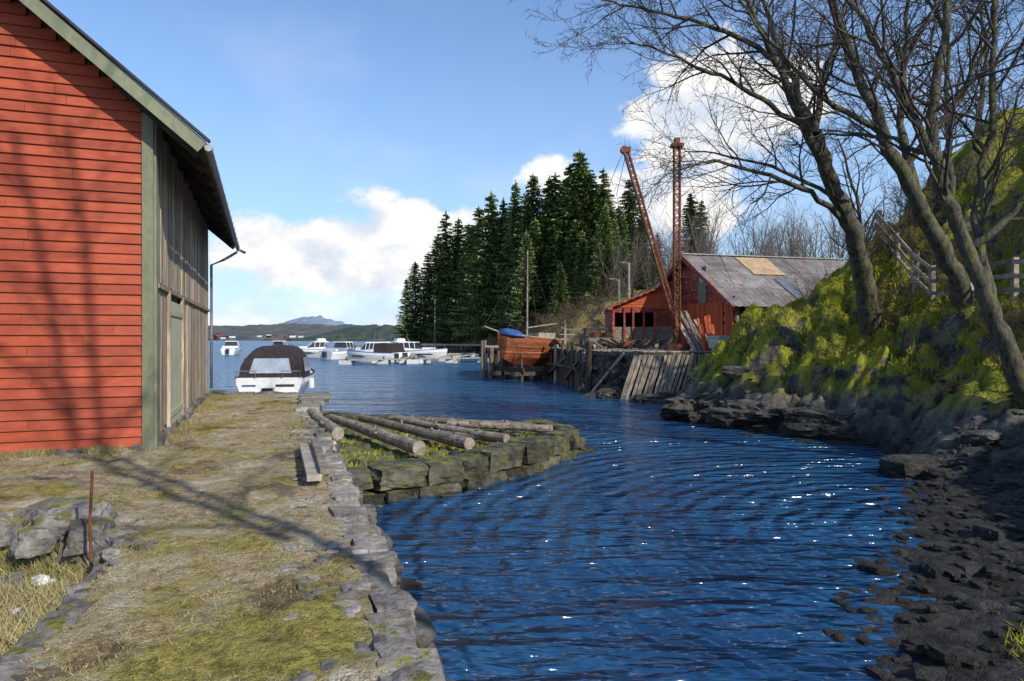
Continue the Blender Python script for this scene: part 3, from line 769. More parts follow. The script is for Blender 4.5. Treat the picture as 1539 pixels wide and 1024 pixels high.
for(a,b) in(((2.2,39.5),(3.0,35.3)),((3.0,35.3),(3.3,31.5))):
    mb.beam((a[0]-.25,a[1]-.2,.3),(b[0]-.25,b[1]-.2,1.4),.14,.08,2);mb.beam((a[0]-.28,a[1]-.2,1.0),(b[0]-.28,b[1]-.2,1.0),.14,.14,0)
mb.beam((3.0,32.3,-.2),(4.3,29.3,1.7),.12,.1,2);mb.beam((3.4,29.5,0),(4.6,28.0,1.8),.12,.1,2)
mb.obj('dock_facing',[pileM,wooddark,wood],dock)
mb=MB()
blocks(mb,[(3.35,31),(3.6,30.2),(5.0,27.75),(9.6,26.75)],[(DZ-.35,.34,-.10),(DZ-.65,.36,-.0),(DZ-.95,.38,.05),(DZ-1.3,.42,.08),(DZ-1.65,.45,.10),(DZ-2.0,.5,.14)],.25,.75,0,.5,.12,rough=.3,box=.5,n=5)
mb.rock((4.0,28.2,.0),(1.7,1.2,.6),0,.5,.4,.3,9);mb.rock((5.3,25.9,.0),(1.6,1.0,.45),0,.2,.4,.3,9);mb.rock((7.6,25.2,.0),(1.8,1.0,.6),0,.1,.4,.3,9)
for i in range(40):
    t_=R.random();mb.rock((3.6+4.5*t_,28.3-2.9*t_+R.uniform(-.6,.0),R.uniform(-.1,.12)),(R.uniform(.3,.8),R.uniform(.3,.6),R.uniform(.2,.5)),0,R.uniform(0,3),.4,.3,5)
mb.obj('dock_rubble_wall',[rubbleM],dock)
mb=MB();mb.add([(x,y,DZ-.2) for x,y in poly]+[(x,y,-1.5) for x,y in poly],[tuple(range(len(poly)))]+[(i,(i+1)%len(poly),(i+1)%len(poly)+len(poly),i+len(poly)) for i in range(len(poly))])
mb.v=[(7+(x-7)*.97,40+(y-40)*.985,z) for x,y,z in mb.v]
mb.obj('dock_core',[wooddark],dock)

# ---------------------------------------------------------------- boathouse
ba=math.atan2(.255,.967)
bh_=empty('red_boathouse',(8.85,34,DZ),ba)
mb=MB()
hw=4.0;ez=2.1;rz=4.55
z=.05
while z<rz-.15:
    half=hw if z<ez else hw*(1-(z-ez)/(rz-ez))
    for(a,b) in((-half,-2.9),(-.2,half)) if z<1.9 and half>3 else ((-half,half),):
        a0=a
        while a0<b-.05:
            b0=min(b,a0+R.uniform(.8,2.4))
            if R.random()>.04:mb.box((-.02+R.uniform(-.008,.004),(a0+b0)/2,z+.07+R.uniform(-.006,.006)),(.03,b0-a0-.01,.15),0,Matrix.Rotation(.12+R.uniform(-.05,.05),3,'Y'))
            a0=b0
    z+=.14
yy=-3.9
while yy<1.2:
    zt=2.2+R.uniform(-.1,.08)
    if R.random()>.06:mb.box((-.055,yy+.08,zt/2+.05),(.03,.15-R.uniform(0,.02),zt),1)
    yy+=.17
mb.box((-.05,-1.3,3.1),(.05,.72,1.7),2,None,.4)
mb.box((-.085,-1.3,3.4),(.02,.32,.32),5,Matrix.Rotation(.785,3,'X'))
for i in range(9):mb.box((.1+i*.98,-3.95,1.05),(.14,.14,2.1),3)
mb.box((4,-3.95,2.05),(8,.12,.16),3)
mb.box((4.,-2.6,1.05),(7.9,.1,2.1),4)
mb.box((1.8,-3.9,.5),(1.5,.05,.9),0)
for k in range(5):mb.box((5.0,-3.9,.2+k*.22),(3.6,.04,.13),3)
mb.box((.02,0,1.2),(.04,7.8,2.4),4);mb.box((8,0,1.2),(.1,7.9,2.4),0);mb.box((4,3.95,1.1),(8,.1,2.2),0)
mb.obj('walls',[redold,redbright,green,wood,wooddark,whiteold],bh_)
mb=MB()
for sg in(-1,1):
    x0=-.45;x1=8.9
    N=64
    for row in range(3):
        s0=row/3;s1=(row+1)/3
        xa=0
        while xa<N:
            xb=min(N,xa+R.choice((6,8)));vs=[];fs=[];lift=.012*(2-row)+R.uniform(0,.008)
            for i in range(xa,xb+1):
                x=x0+(x1-x0)*i/N;c=.035 if i%2 else 0
                for s_ in(s0,s1+.02):vs.append((x,sg*(hw+.45)*s_,rz+.10-(rz-ez+.26)*s_+c+lift))
            for i in range(xb-xa):fs.append((2*i,2*i+1,2*i+3,2*i+2))
            mb.add(vs,fs,0);xa=xb
def roofp(x,s_,off):return (x,-s_*(hw+.45),rz+.10-(rz-ez+.26)*s_+off)
for(xa,xb,sa,sb,m_) in((2.4,4.2,.05,.42,1),(3.2,3.9,.5,.95,3)):
    mb.add([roofp(xa,sa,.09),roofp(xb,sa,.09),roofp(xb,sb,.09),roofp(xa,sb,.09)],[(0,1,2,3)],m_)
mb.beam((-.5,0,rz+.16),(8.95,0,rz+.16),.3,.05,3)
mb.beam((-.5,-.02,rz+.02),(-.5,-hw-.45,ez-.22),.04,.2,4);mb.beam((-.5,.02,rz+.02),(-.5,hw+.45,ez-.22),.04,.2,4)
tan=M('tan_sheet',(.32,.22,.12),(.48,.34,.20),3,.7,.003,(1,1,1),.2,(.2,.1,.06),.6)
mb.obj('roof',[tin,tan,rust,metalg,redold],bh_)
lt=MB()
def LW(x0,x1,y_,z0,z1,mat,sp=.14):
    z=z0
    while z<z1:
        lt.box(((x0+x1)/2,y_,z+.06),(x1-x0,.03,.125),mat,Matrix.Rotation(.1,3,'X'));z+=sp
LW(5.2,8.4,35.0,DZ,DZ+1.1,0)
LW(5.2,8.4,35.0,DZ+1.85,DZ+2.1,1)
LW(7.3,8.4,35.0,DZ+1.1,DZ+1.85,1)
for x in(5.2,5.75,6.2,6.75,7.3,8.4):lt.box((x,34.95,DZ+1.05),(.10,.12,2.1),1)
lt.box((6.8,38,DZ+1.05),(3.2,.08,2.1),2);lt.box((5.2,36.5,DZ+1),(.06,3,2),1)
lt.box((6.8,36.6,DZ+.1),(3,2.6,.1),2)
lt.beam((4.9,36.4,DZ+2.05),(8.9,36.4,DZ+3.7),3.6,.05,1)
lt.add([(5.2,34.98,DZ+2.1),(8.4,34.98,DZ+2.1),(8.4,34.98,DZ+3.4)],[(0,1,2)],0)
for i in range(9):
    zz=DZ+2.1+i*.145;xl=5.2+(zz-DZ-2.1)/1.3*3.2
    if xl<8.3:lt.box(((xl+8.4)/2,34.96,zz+.07),(8.4-xl,.02,.13),3)
lt.obj('lean_to_shed',[wood,redold,wooddark,redbright])

# ---------------------------------------------------------------- crane
mb=MB()
def lattice(p0,p1,w,n,mat=0,r=.024):
    p0=Vector(p0);p1=Vector(p1);d=(p1-p0).normalized();u=Vector((0,1,0));a=d.cross(u).normalized();b=a.cross(d)
    cs=[]
    for sa,sb in((1,1),(-1,1),(-1,-1),(1,-1)):
        o=(a*sa+b*sb)*w/2;mb.beam(p0+o,p1+o,r*2,r*2,mat);cs.append(o)
    for i in range(n):
        q0=p0.lerp(p1,i/n);q1=p0.lerp(p1,(i+1)/n)
        for k in range(4):
            mb.beam(q0+cs[k],q1+cs[(k+1)%4],.035,.03,mat);mb.beam(q1+cs[k],q1+cs[(k+1)%4],.03,.03,mat)
mast_t=(7.0,29.0,10.55);
lattice((7.0,29.0,DZ),mast_t,.24,26)
mb.beam((7,29,DZ),(7,29,5.2),.20,.20)
mb.box((7,29,10.6),(.5,.36,.14));mb.box((7,29,10.78),(.22,.26,.26));mb.box((7,29,DZ+.15),(.9,.9,.3))
boom_t=Vector((4.75,28.4,10.15));boom_b=Vector((6.75,28.75,3.6))
lattice(boom_b,boom_t,.18,26)
mb.beam(boom_b,(6.95,28.9,2.9),.2,.2)
mb.box(tuple(boom_t+Vector((0,0,.1))),(.34,.22,.2));mb.tube([boom_t+Vector((-.1,-.12,.1)),boom_t+Vector((-.1,.12,.1))],.15,12)
def cable(a,b,sag=.1,r=.012):
    a=Vector(a);b=Vector(b);mb.tube([a.lerp(b,i/10)-Vector((0,0,sag*4*(i/10)*(1-i/10))) for i in range(11)],r,4,1,None,False)
cable(boom_t,mast_t,.25);cable(boom_t+Vector((0,0,.1)),mast_t,.05)
cable(boom_t,(4.35,28.4,8.4),0);cable((4.35,28.4,8.4),(4.6,28.6,7.3),0);cable(boom_t+Vector((-.1,0,0)),(3.6,28.3,7.2),-.3)
cable(mast_t,(14.5,34,5.6),.5);cable(mast_t,(3.4,36,DZ),.2);cable(mast_t,(9.8,30,4.6),.2)
cable(boom_t,(6.9,29,4),.6)
mb.obj('derrick_crane',[rust,wooddark])

# ---------------------------------------------------------------- dock clutter
mb=MB()
def tub(mb,c,l,w,h,rz_):
    M_=Matrix.Translation(c)@Matrix.Rotation(rz_,4,'Z')
    def ring(l,w,z):
        return [M_@Vector(p) for p in((-l,-w,z),(l,-w,z),(l,w,z),(-l,w,z))]
    mb.loft([ring(l*.9,w*.9,0),ring(l,w,h*.85),ring(l*1.06,w*1.06,h*.87),ring(l*1.06,w*1.06,h),ring(l*.95,w*.95,h),ring(l*.86,w*.86,.08)],0,True,True)
    for sx_ in(-.6,.6):mb.box(M_@Vector((sx_*l,0,-.05)),(l*.25,w*1.6,.12),0,M_.to_3x3())
tub(mb,(8.6,27.5,DZ+.12),.58,.40,.5,.3);mb.obj('plastic_tub',[whiteold])
mb=MB()
for i in range(7):
    x=7.5+i*.13;mb.beam((x,28.2+R.uniform(-.2,.2),DZ),(x-.5+R.uniform(-.1,.2),29.6,DZ+R.uniform(1.2,1.8)),.16,.04,0)
for i in range(5):mb.beam((7.9+i*.1,27.9,DZ+.03),(7.7+i*.15,28.3,DZ+1.2+R.uniform(-.2,.3)),.12,.04,1)
mb.obj('stacked_planks',[wood,redbright])
for(cx,cy) in((3.4,38.5),(4.9,38.2)):
    mb=MB()
    for i in range(5):mb.box((cx,cy-.4+i*.17,DZ+.74),(1.5,.15,.04))
    for sx_ in(-.5,.5):
        mb.beam((cx+sx_,cy-.6,DZ),(cx+sx_,cy-.1,DZ+.72),.09,.05);mb.beam((cx+sx_,cy+.6,DZ),(cx+sx_,cy+.1,DZ+.72),.09,.05)
        mb.beam((cx+sx_,cy-.7,DZ+.42),(cx+sx_,cy+.7,DZ+.42),.09,.05)
    for q in(-.68,.68):mb.box((cx,cy+q,DZ+.46),(1.5,.25,.04))
    mb.obj('picnic_table',[wood])
mb=MB()
for i in range(60):
    x=R.uniform(2.9,6.8);y=R.uniform(29.5,37);a=R.uniform(0,3);l=R.uniform(.4,1.4)
    if sdist(np.array([x]),np.array([y]),poly)[0]<.5:continue
    mb.beam((x,y,DZ+.08),(x+l*math.cos(a),y+l*math.sin(a),DZ+.08+R.uniform(0,.45)),.12,.08,R.choice((0,1,1,2)))
mb.tube([(4.2,34,DZ),(4.2,34,DZ+.8)],.28,14,2);mb.tube([(4.8,34.3,DZ),(4.8,34.3,DZ+.8)],.28,14,1)
mb.tube([(3.8,33.6,DZ),(3.8,33.6,DZ+.35)],.22,12,1)
mb.obj('dock_scrap',[wood,wooddark,rust,bluep])
mb=MB()
for i in range(9):mb.beam((3.5+i*.02,33,DZ+.3+i*.03),(5.1,32.4,DZ+.3+i*.03),.05,.03,0)
mb.beam((2.9,37.2,DZ),(2.9,37.2,DZ+1.1),.12,.12);mb.beam((3.9,36.6,DZ),(3.9,36.6,DZ+1.1),.12,.12);mb.beam((5.1,36,DZ),(5.1,36,DZ+1.1),.12,.12)
mb.beam((2.9,37.2,DZ+1),(5.1,36,DZ+1),.05,.12);mb.beam((2.9,37.2,DZ+.6),(5.1,36,DZ+.6),.05,.12)
mb.obj('dock_railing',[wood])

# ---------------------------------------------------------------- boats
def hull(mb,L,B,H,dr,mat=0,sheer=.25,transom=.85,deck=1,bowp=2.2,ns=14,strip=None):
    secs=[];gun=[]
    for i in range(ns+1):
        t=i/ns;x=-L/2+L*t
        hb=B/2*(transom+(1-transom)*math.sin(min(t*2,1)*math.pi/2))*(1-max(0,(t-.45)/.55)**bowp)
        hb=max(hb,.015);g_=H+sheer*t*t;xk=x if t<.7 else x-(t-.7)*.9*L*.25
        c=hb*.78*(1-.35*t);zc=-dr*.2+.30*t**3*H
        zk=-dr+dr*1.0*max(0,(t-.5)/.5)**2
        sec=[(x,hb,g_),(x-.0,hb*.98,g_*.72),((x+xk)/2,c,zc+.02),(xk,0,zk),((x+xk)/2,-c,zc+.02),(x,-hb*.98,g_*.72),(x,-hb,g_)]
        secs.append(sec);gun.append((x,hb,g_))
    mb.loft(secs,mat)
    mb.add(secs[0],[(0,1,2,3,4,5,6)],mat)
    vs=[];fs=[]
    for(x,hb,g_) in gun:vs+=[(x,hb*.96,g_-.03),(x,-hb*.96,g_-.03)]
    for i in range(ns):fs.append((2*i,2*i+1,2*i+3,2*i+2))
    mb.add(vs,fs,deck)
    for s_ in(1,-1):mb.tube([(x,hb*s_,g_) for x,hb,g_ in gun],.035,6,deck if strip is None else strip)
    return gun
def rect_loft(mb,rings,mat,caps=True):mb.loft(rings,mat,True,caps)
def ring(x0,x1,w0,w1,z0,z1=None):
    z1=z0 if z1 is None else z1
    return [(x0,-w0,z0),(x1,-w1,z1),(x1,w1,z1),(x0,w0,z0)]
BM=[white,glassd,canvas,bluep,metalg,clearw]
def cruiser(name,loc,rz_,L=7,B=2.6,canv=False,fly=False,stripe=3,col=None):
    mb=MB();gun=hull(mb,L,B,.95,.35,0,.35,strip=stripe,deck=0)
    w=B*.40
    rect_loft(mb,[ring(-L*.12,L*.30,w,w*.55,1.0,1.2),ring(-L*.12,L*.26,w,w*.5,1.35,1.42)],0)
    rect_loft(mb,[ring(-L*.14,L*.16,w*.98,w*.85,1.36),ring(-L*.12,L*.05,w*.86,w*.75,1.95)],1)
    rect_loft(mb,[ring(-L*.17,L*.07,w*.92,w*.8,1.95),ring(-L*.16,L*.05,w*.86,w*.74,2.05)],0)
    for s_ in(1,-1):
        for x in(-.10,-.02,.055):mb.beam((L*x,s_*w*.95,1.36),(L*(x+.0)-.12,s_*w*.86,1.96),.07,.05,0)
        for i in range(5):
            x=L*(.12+.085*i);hb=gun[min(14,int((x/L+.5)*14))][1];mb.tube([(x,s_*hb*.9,1.2),(x,s_*hb*.9,1.62+.02*i)],.014,5,4)
        mb.tube([(L*(.12+.085*i),s_*gun[min(14,int((.62+.085*i)*14))][1]*.9,1.62+.02*i) for i in range(5)],.016,5,4)
        mb.box((L*.15,s_*(B*.43),.62),(L*.35,.02,.14),1)
    if canv:rect_loft(mb,[ring(-L*.42,-L*.12,w,w,1.0),ring(-L*.38,-L*.12,w*.8,w*.85,1.85)],2)
    else:
        mb.beam((-L*.4,-w,1.15),(-L*.4,w,1.15),.05,.3,0);mb.box((-L*.3,0,1.0),(.6,.8,.3),0)
    if fly:
        rect_loft(mb,[ring(-L*.14,L*.0,w*.7,w*.6,2.05),ring(-L*.12,-L*.02,w*.65,w*.55,2.45)],0)
        mb.box((-L*.08,0,2.48),(.8,w*1.1,.05),1)
    mb.tube([(-L*.08,0,2.0),(-L*.1,0,3.1)],.02,5,4);mb.box((-L*.08,0,2.3),(.05,w*1.2,.05),4)
    mb.box((-L/2-.2,0,.55),(.35,.45,.7),1)
    return mb.obj(name,BM,None,False,loc,rz_)
cruiser('cabin_cruiser',(-25.2,88,0),math.radians(205),8.0,3.2,False,True)
cruiser('cabin_cruiser',(-20.0,82,0),math.radians(55),6,2.8)
cruiser('cabin_cruiser',(-15.0,75,0),math.radians(152),7.6,2.9,True)
cruiser('cabin_cruiser',(-13.9,88,0),math.radians(25),8.5,2.9,False,True)
cruiser('cabin_cruiser',(-11.4,79,0),math.radians(-8),8,2.7,True)
cruiser('cabin_cruiser',(-14.6,70.5,0),math.radians(170),5.2,2.0,True)
cruiser('cabin_cruiser',(-43,105,0),math.radians(100),6,2.4)
cruiser('cabin_cruiser',(-40,118,0),math.radians(80),6,2.4)
# near motorboat with canvas canopy, seen over the stern
mb=MB();gun=hull(mb,6.0,2.65,.86,.35,0,.25,.94,strip=2,deck=0)
def arch(x,w,z0,z1,lean=0):
    P=[];
    for k in range(13):
        a=math.pi*k/12;cx=math.cos(a);cz=math.sin(a)
        P.append((x+lean*cz,w*(abs(cx)**.5)*(1 if cx>0 else -1)*(1-.16*cz) if abs(cx)>1e-6 else 0,z0+(z1-z0)*max(cz,0)**.6))
    return P
secs=[arch(-2.75,1.20,.84,1.92,.45),arch(-1.7,1.22,.86,2.10,.1),arch(-.3,1.2,.86,2.12,0),arch(.8,1.05,.88,1.95,-.2)]
mb.loft(secs,2);mb.add(secs[0],[tuple(range(13))],2)
mb.add([(-2.76,.80,1.02),(-2.76,-.80,1.02),(-2.52,-.66,1.60),(-2.52,.66,1.60)],[(0,1,2,3)],5)
for s_ in(1,-1):
    mb.add([(-2.2,s_*1.24,1.05),(-.4,s_*1.235,1.05),(-.4,s_*1.13,1.65),(-2.0,s_*1.14,1.6)],[(0,1,2,3)],5)
rect_loft(mb,[ring(.6,1.6,1.05,.8,.85,.95),ring(.6,.9,.95,.8,1.6,1.6)],1)
for s_ in(1,-1):mb.tube([(-3.05,s_*1.2,.86),(-3.12,s_*1.2,1.12),(-3.12,s_*.5,1.12),(-3.05,s_*.5,.86)],.02,6,4)
mb.box((-3.25,0,.22),(.5,2.1,.06),0);mb.box((-3.2,0,.30),(.36,.42,.35),1)
mb.box((-3.012,.75,.55),(.02,.5,.06),3);mb.box((-3.012,-.6,.55),(.02,.7,.09),2)
for s_ in(1,-1):mb.tube([(-1.5,s_*1.4,.75),(-1.5,s_*1.4,.35)],.12,10,0)
mb.obj('canopy_motorboat',BM,None,False,(-9.95,29.6,.02),math.radians(99))
# wooden sailing boat
sb=empty('wooden_sailboat',(1.05,38.9,1.35),math.radians(222));sb.scale=(.88,.88,.88)
mb=MB();gun=hull(mb,5.6,2.1,1.15,.55,0,.45,.45,1,1.8,18,1)
for k in(.25,.5,.8):
    for s_ in(1,-1):
        mb.tube([(x,s_*(hb*(.90+.1*k)+.012),g_*k) for x,hb,g_ in gun],.012,4,1)
mb.tube([(2.6,0,1.6),(3.9,0,1.95)],.05,6,1)
mb.box((-.9,0,1.35),(1.6,1.2,.45),1)
mb.obj('hull',[varn,wood],sb)
mb=MB();mb.tube([(.3,0,.8),(.25,0,6.9)],[.07,.04],8,0)
for q in((2.8,0,1.6),(-2.7,0,1.3),(.2,1.0,1.2),(.2,-1.0,1.2),(3.9,0,1.95)):mb.tube([(.25,0,6.8),q],.012,4,1,None,False)
mb.tube([(.25,0,1.9),(-2.4,0,2.2)],.05,6,0);mb.tube([(-2.5,.7,1.2),(-2.5,.7,2.4)],.03,5,0)
mb.obj('mast_and_rigging',[woodlog,wooddark],sb)
mb=MB();mb.loft([[(1.2,-.9,1.3),(1.2,-.4,1.62),(1.2,0,1.75),(1.2,.4,1.62),(1.2,.9,1.3)],[(2.0,-.7,1.38),(2,-.3,1.72),(2,0,1.85),(2,.3,1.7),(2,.7,1.38)],[(2.7,-.2,1.5),(2.7,-.1,1.7),(2.7,0,1.8),(2.7,.1,1.7),(2.7,.2,1.5)]],0)
mb.obj('blue_tarpaulin',[bluep],sb)
mb=MB()
for t_ in(-1.7,0,1.7):mb.box((t_,0,-.75),(.25,2.4,.25))
for s_ in(-.9,.9):
    mb.box((0,s_,-1.0),(5,.25,.25))
    for t_ in(-1.6,1.6):mb.tube([(t_,s_,-2.6),(t_,s_,-.6)],.11,8);mb.beam((t_,s_,-.7),(t_,s_*.9,.25),.1,.1)
mb.obj('cradle',[wooddark],sb)
def skiff(loc,rz_,m_):
    mb=MB();hull(mb,4.2,1.5,.5,.15,0,.25,.8,1,2,10);mb.box((-.6,0,.5),(.25,1.3,.04),1);mb.box((.6,0,.52),(.25,1.2,.04),1);mb.obj('rowing_boat',[m_,wood],None,False,loc,rz_)
skiff((-6.5,74,0),1.2,white)

# ---------------------------------------------------------------- pontoons and pier
mb=MB()
def pont(a,b,w=1.8):
    a=Vector((*a,.42));b=Vector((*b,.42));mb.beam(a,b,w,.10,0)
    L=(b-a).length;n=int(L/3)
    d=(b-a)/L
    for i in range(n+1):
        c=a+d*(i*L/n);mb.box((c.x,c.y,.15),(1.1,1.7,.45),1)
        mb.box((c.x,c.y,.55),(.15,.15,.3),2)
pont((-15.5,64),(-3.0,71));pont((-24,88),(-5,91));pont((-9.5,66),(-12,76),1.2)
for i in range(7):
    x=-20+i*2.4;mb.beam((x,88.6,.3),(x-.6,83,.3),.5,.08,1)
for i in range(5):
    x=-13+i*2.5;mb.beam((x,66.0,.3),(x+.4,62.2,.25),.35,.15,1)
mb.obj('floating_pontoon',[plank,whiteold,wooddark])
mb=MB();mb.beam((-14,106,1.5),(-3,97,1.5),2.5,.25,0)
for i in range(9):
    t_=i/8;mb.tube([(-14+11*t_,104.8-9*t_,-1),(-14+11*t_,104.8-9*t_,1.5)],.16,6,1)
mb.obj('wooden_pier',[wood,wooddark])
def pole(loc,h):
    mb=MB();x,y,z=loc;mb.tube([(x,y,z-.5),(x,y,z+h)],[.13,.09],8,0);mb.tube([(x,y,z+h-.2),(x-.25,y-.1,z+h+.02),(x-.45,y-.1,z+h+.02)],.03,6,1);mb.box((x-.5,y-.1,z+h),(.3,.16,.08),1);mb.obj('lamp_post',[woodlog,metalg])
pole((-12.2,108,1.5),7.2);pole((8.9,52,3),5.2);pole((7.5,48,2.4),4.2)

# ---------------------------------------------------------------- headland
HL=[(-20.5,130),(-14.5,116),(-8,105),(-3.5,96),(-1.0,80),(0.8,66),(1.5,56),(1.5,47),(14,45),(30,40),(160,60),(160,320),(10,300),(-14,170)]
def head_h(X,Y):
    X=np.asarray(X,float);Y=np.asarray(Y,float)
    d=sdist(X,Y,HL)+2*(fbm(X*.15,Y*.15,81)-.5)+1.2*(fbm(X*.6,Y*.6,82)-.5)
    z=np.interp(d,[-12,-1,0,1,3,7,14,30,80],[-3,-.5,0,1.1,2.6,5.0,6.8,9.5,14])
    f1,f2,iv=voro(X*.5,Y*.5,83);z=z+ss(-1,2,d)*(1.1*(np.clip(1-f1,0,1)-.4)+.9*(iv-.5))
    f1,f2,iv=voro(X*1.3,Y*1.3,84);z=z+ss(-1,1,d)*(.5*(np.clip(1-f1,0,1)-.4)+.2*(iv-.5))
    return z
gx=np.concatenate([np.arange(-26,24,.3),np.arange(25,165,4)]);gy=np.concatenate([np.arange(42,132,.4),np.arange(133,325,5)])
X,Y=np.meshgrid(gx,gy);Z=head_h(X,Y);gridmesh('headland',X,Y,Z,headM,True,keep=Z>-1.5)

def spruce_mesh(i,H=18,Rm=2.7):
    mb=MB();mb.tube([(0,0,-1.5),(0,0,H*.6),(0,0,H)],[.24,.12,.02],6,0,.3,False)
    z=H*.03
    while z<H-.2:
        f=1-z/H;Lb=Rm*(f**.72)*R.uniform(.72,1.18)+.12;nb=R.randint(7,10) if f>.15 else 5
        a0=R.uniform(0,6)
        for k in range(nb):
            if R.random()<.08:continue
            a=a0+6.283*k/nb+R.uniform(-.3,.3);L=Lb*R.uniform(.6,1.15);u=Vector((math.cos(a),math.sin(a),0));s_=Vector((-u.y,u.x,0))
            zz=z+R.uniform(-.2,.2);n=max(3,int(L/.40));var=R.random()
            for j in range(n):
                t=(j+.7)/n;q=u*(L*t)+Vector((0,0,zz-.35*L*t+.18*L*t*t*1.6))
                wd=(.26+.48*(1-t*.7))*min(1,L/1.2+.3);ln=.58*min(1,L/1.3+.25)
                for sg in(1,-1):
                    tip=q+s_*(sg*wd)+u*ln*.65+Vector((0,0,-R.uniform(.05,.30)))
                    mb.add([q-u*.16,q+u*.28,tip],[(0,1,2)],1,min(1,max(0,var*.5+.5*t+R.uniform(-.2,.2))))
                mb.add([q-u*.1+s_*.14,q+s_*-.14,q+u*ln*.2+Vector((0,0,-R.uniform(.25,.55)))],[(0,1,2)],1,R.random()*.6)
        z+=R.uniform(.26,.42)
    for k in range(4):
        a=k*1.57;mb.add([(0,0,H+.35),(.16*math.cos(a),.16*math.sin(a),H-.5),(.16*math.cos(a+1),.16*math.sin(a+1),H-.5)],[(0,1,2)],1,.5)
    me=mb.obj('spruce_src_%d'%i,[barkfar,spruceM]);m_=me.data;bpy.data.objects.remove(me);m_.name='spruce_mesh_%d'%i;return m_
SM=[spruce_mesh(i,18,R.uniform(2.7,3.5)) for i in range(6)]
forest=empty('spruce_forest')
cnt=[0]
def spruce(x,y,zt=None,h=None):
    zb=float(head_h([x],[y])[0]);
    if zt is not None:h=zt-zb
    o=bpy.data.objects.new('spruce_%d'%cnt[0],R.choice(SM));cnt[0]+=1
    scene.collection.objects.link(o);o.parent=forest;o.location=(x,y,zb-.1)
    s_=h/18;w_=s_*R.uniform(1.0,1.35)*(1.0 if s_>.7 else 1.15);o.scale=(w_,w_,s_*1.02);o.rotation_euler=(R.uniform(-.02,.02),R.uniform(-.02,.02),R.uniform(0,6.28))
for(x,y,zt) in((-18.2,118,12.6),(-16.4,117,15.3),(-14.4,117,17),(-12.6,116,20),(-10.5,112,23),(-8.4,110,21.5),(-6.6,108,20.3),(-4.9,106,22.6),(-3,103,24.2),(-1.2,101,22.8),(.6,99,24.8),(2,97,23.1),(3.3,95,24.9),(4.8,93,24.1),(6.2,92,24.5),(7.5,90,25.1),(8.7,88,26.4),(9.8,86,23.1),(11.2,85,23.4),(11.9,83,19.3),(12.9,82,18.1),(13.7,80,17),(15,80,15.5),(19.7,75,18.3),(20.6,75,17.5),
    (13.6,78,20.5),(12.0,76,17),(14.8,77,17),(10.2,74,15),(13.4,72,13.5),(15.6,74,13),(16.6,78,14.5),(8.8,76,13.5),(11.4,70,12.5),(14.2,68,12)):
    spruce(x,y,zt)
tries=0
while cnt[0]<145 and tries<3000:
    tries+=1
    y=R.uniform(80,150);x=R.uniform(-17,30) if y<110 else R.uniform(-16,45)
    d=float(sdist(np.array([x]),np.array([y]),HL)[0])
    if d<3.5:continue
    u=x/y
    if u>.17 and R.random()<.9:continue
    top=np.interp(u,[-.16,-.12,-.09,0,.1,.14,.17,.3],[10,15,18,20,20,15,11,8])
    spruce(x,y,None,max(6,(top-5)*R.uniform(.65,1.05)*y/105))
for i in range(18):
    y=R.uniform(70,92);x=R.uniform(5,14)
    if float(sdist(np.array([x]),np.array([y]),HL)[0])>5:spruce(x,y,None,R.uniform(6,12))
bt=empty('bare_woodland')
src=[]
for i in range(3):
    mb=MB()
    for k in range(3):
        a=R.uniform(0,6);limb(mb,[(0,0,-.5),(.3*math.cos(a),.3*math.sin(a),1.5),(.9*math.cos(a),.9*math.sin(a),4),(1.5*math.cos(a),1.5*math.sin(a),6.5)],.08,.02,2,(12,8,4),.15,4,up=.09)
    o=mb.obj('bt',[barkfar,barkfar]);src.append(o.data);bpy.data.objects.remove(o)
for i in range(80):
    y=R.uniform(46,80);x=y*R.uniform(.22,.62)
    if i<16:y=R.uniform(52,75);x=y*R.uniform(.13,.3)
    zb=float(head_h([x],[y])[0]);o=bpy.data.objects.new('woodland_tree_%d'%i,R.choice(src));scene.collection.objects.link(o);o.parent=bt
    o.location=(x,y,zb);s_=R.uniform(.5,1.0);o.scale=(s_,s_,s_);o.rotation_euler=(0,0,R.uniform(0,6))
hs=empty('headland_shrubs')
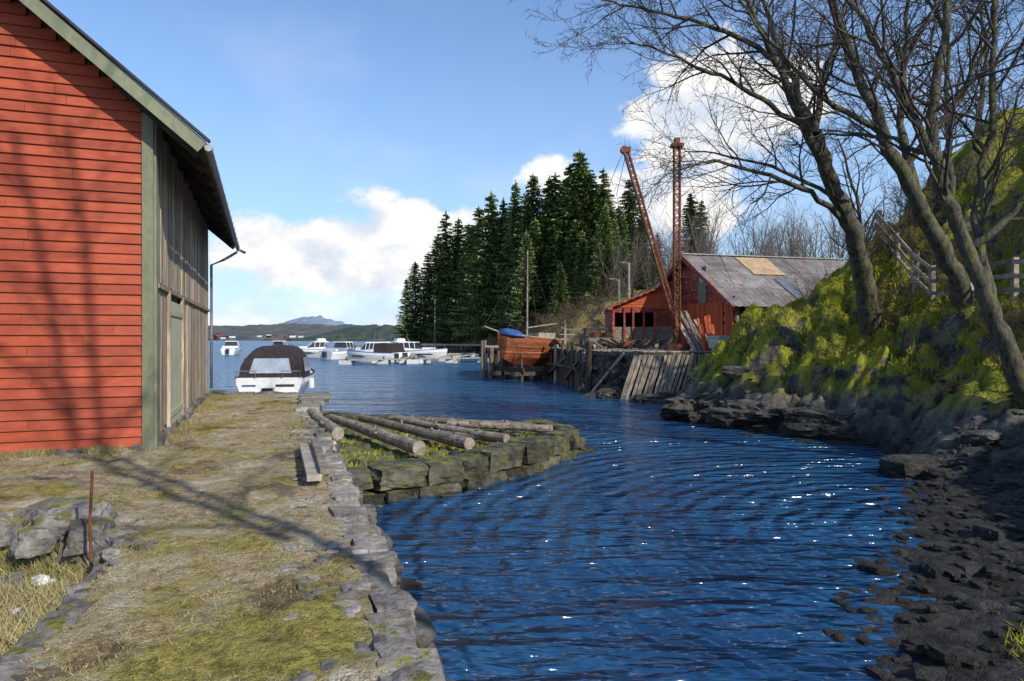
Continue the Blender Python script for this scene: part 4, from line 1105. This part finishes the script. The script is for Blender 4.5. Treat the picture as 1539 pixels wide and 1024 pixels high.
for i in range(110):
    y=R.uniform(48,100);x=R.uniform(-3,14);d=float(sdist(np.array([x]),np.array([y]),HL)[0])
    if d<1.0 or d>8:continue
    o=bpy.data.objects.new('shrub_h_%d'%i,und[i%3]);scene.collection.objects.link(o);o.parent=hs;o.location=(x,y,float(head_h([x],[y])[0])-.1)
    s_=R.uniform(.7,1.6);o.scale=(s_,s_,s_*.9);o.rotation_euler=(0,0,R.uniform(0,6.28))

# ---------------------------------------------------------------- far shore
def ridge(name,x0,x1,y,depth,hf,mat,n=260):
    xs=np.linspace(x0,x1,n);ts=np.linspace(0,1,14);X,T_=np.meshgrid(xs,ts)
    Z=hf(X)*np.sin(T_*math.pi*.5)**.8-1+ (fbm(X*.03,T_*6,5)-.5)*hf(X)*.3*T_
    return gridmesh(name,X,y+T_*depth,Z,mat)
farM=M('far_forest_hill',(.055,.06,.065),(.17,.155,.13),.03,.95,.5,(1,1,3),0,(.055,.07,.07),.50)
farM2=M('hazy_mountain',(.15,.20,.28),(.22,.27,.34),.004,1,1,(1,1,1),0)  # blue aerial haze painted into the mountain's base colour
ridge('far_hills',-900,1400,950,300,lambda X:12+18*fbm(X*.010,X*0,91)+7*fbm(X*.07,X*0+3,92),farM,900)
ridge('far_hills_nearer',-240,-20,700,90,lambda X:np.clip(1-((X+150)/95)**2,0,1)*(15+7*fbm(X*.12,X*0,12)),M('far_conifers',(.025,.042,.034),(.06,.085,.06),.08,.95,.5,(1,1,3),0),300)
ridge('distant_mountain',-2300,-700,4200,900,lambda X:60*np.clip(1-((X+1500)/620)**2,0,1)+95*np.exp(-((X+1400)/240)**2)+25*np.exp(-((X+1560)/140)**2)+4*fbm(X*.01,X*0,14),farM2,240)
mb=MB()
for i in range(26):
    x=R.uniform(-420,-150);y=R.uniform(935,965);s_=R.uniform(3,5.5);z=R.uniform(3,8)
    mb.box((x,y,z),(s_*1.5,s_,s_*.6),R.choice((0,0,1)))
    mb.add([(x-s_*.8,y-s_*.55,z+s_*.3),(x+s_*.8,y-s_*.55,z+s_*.3),(x+s_*.8,y,z+s_*.65),(x-s_*.8,y,z+s_*.65)],[(0,1,2,3)],2)
mb.obj('shoreline_cottages',[whiteold,redold,roofm])
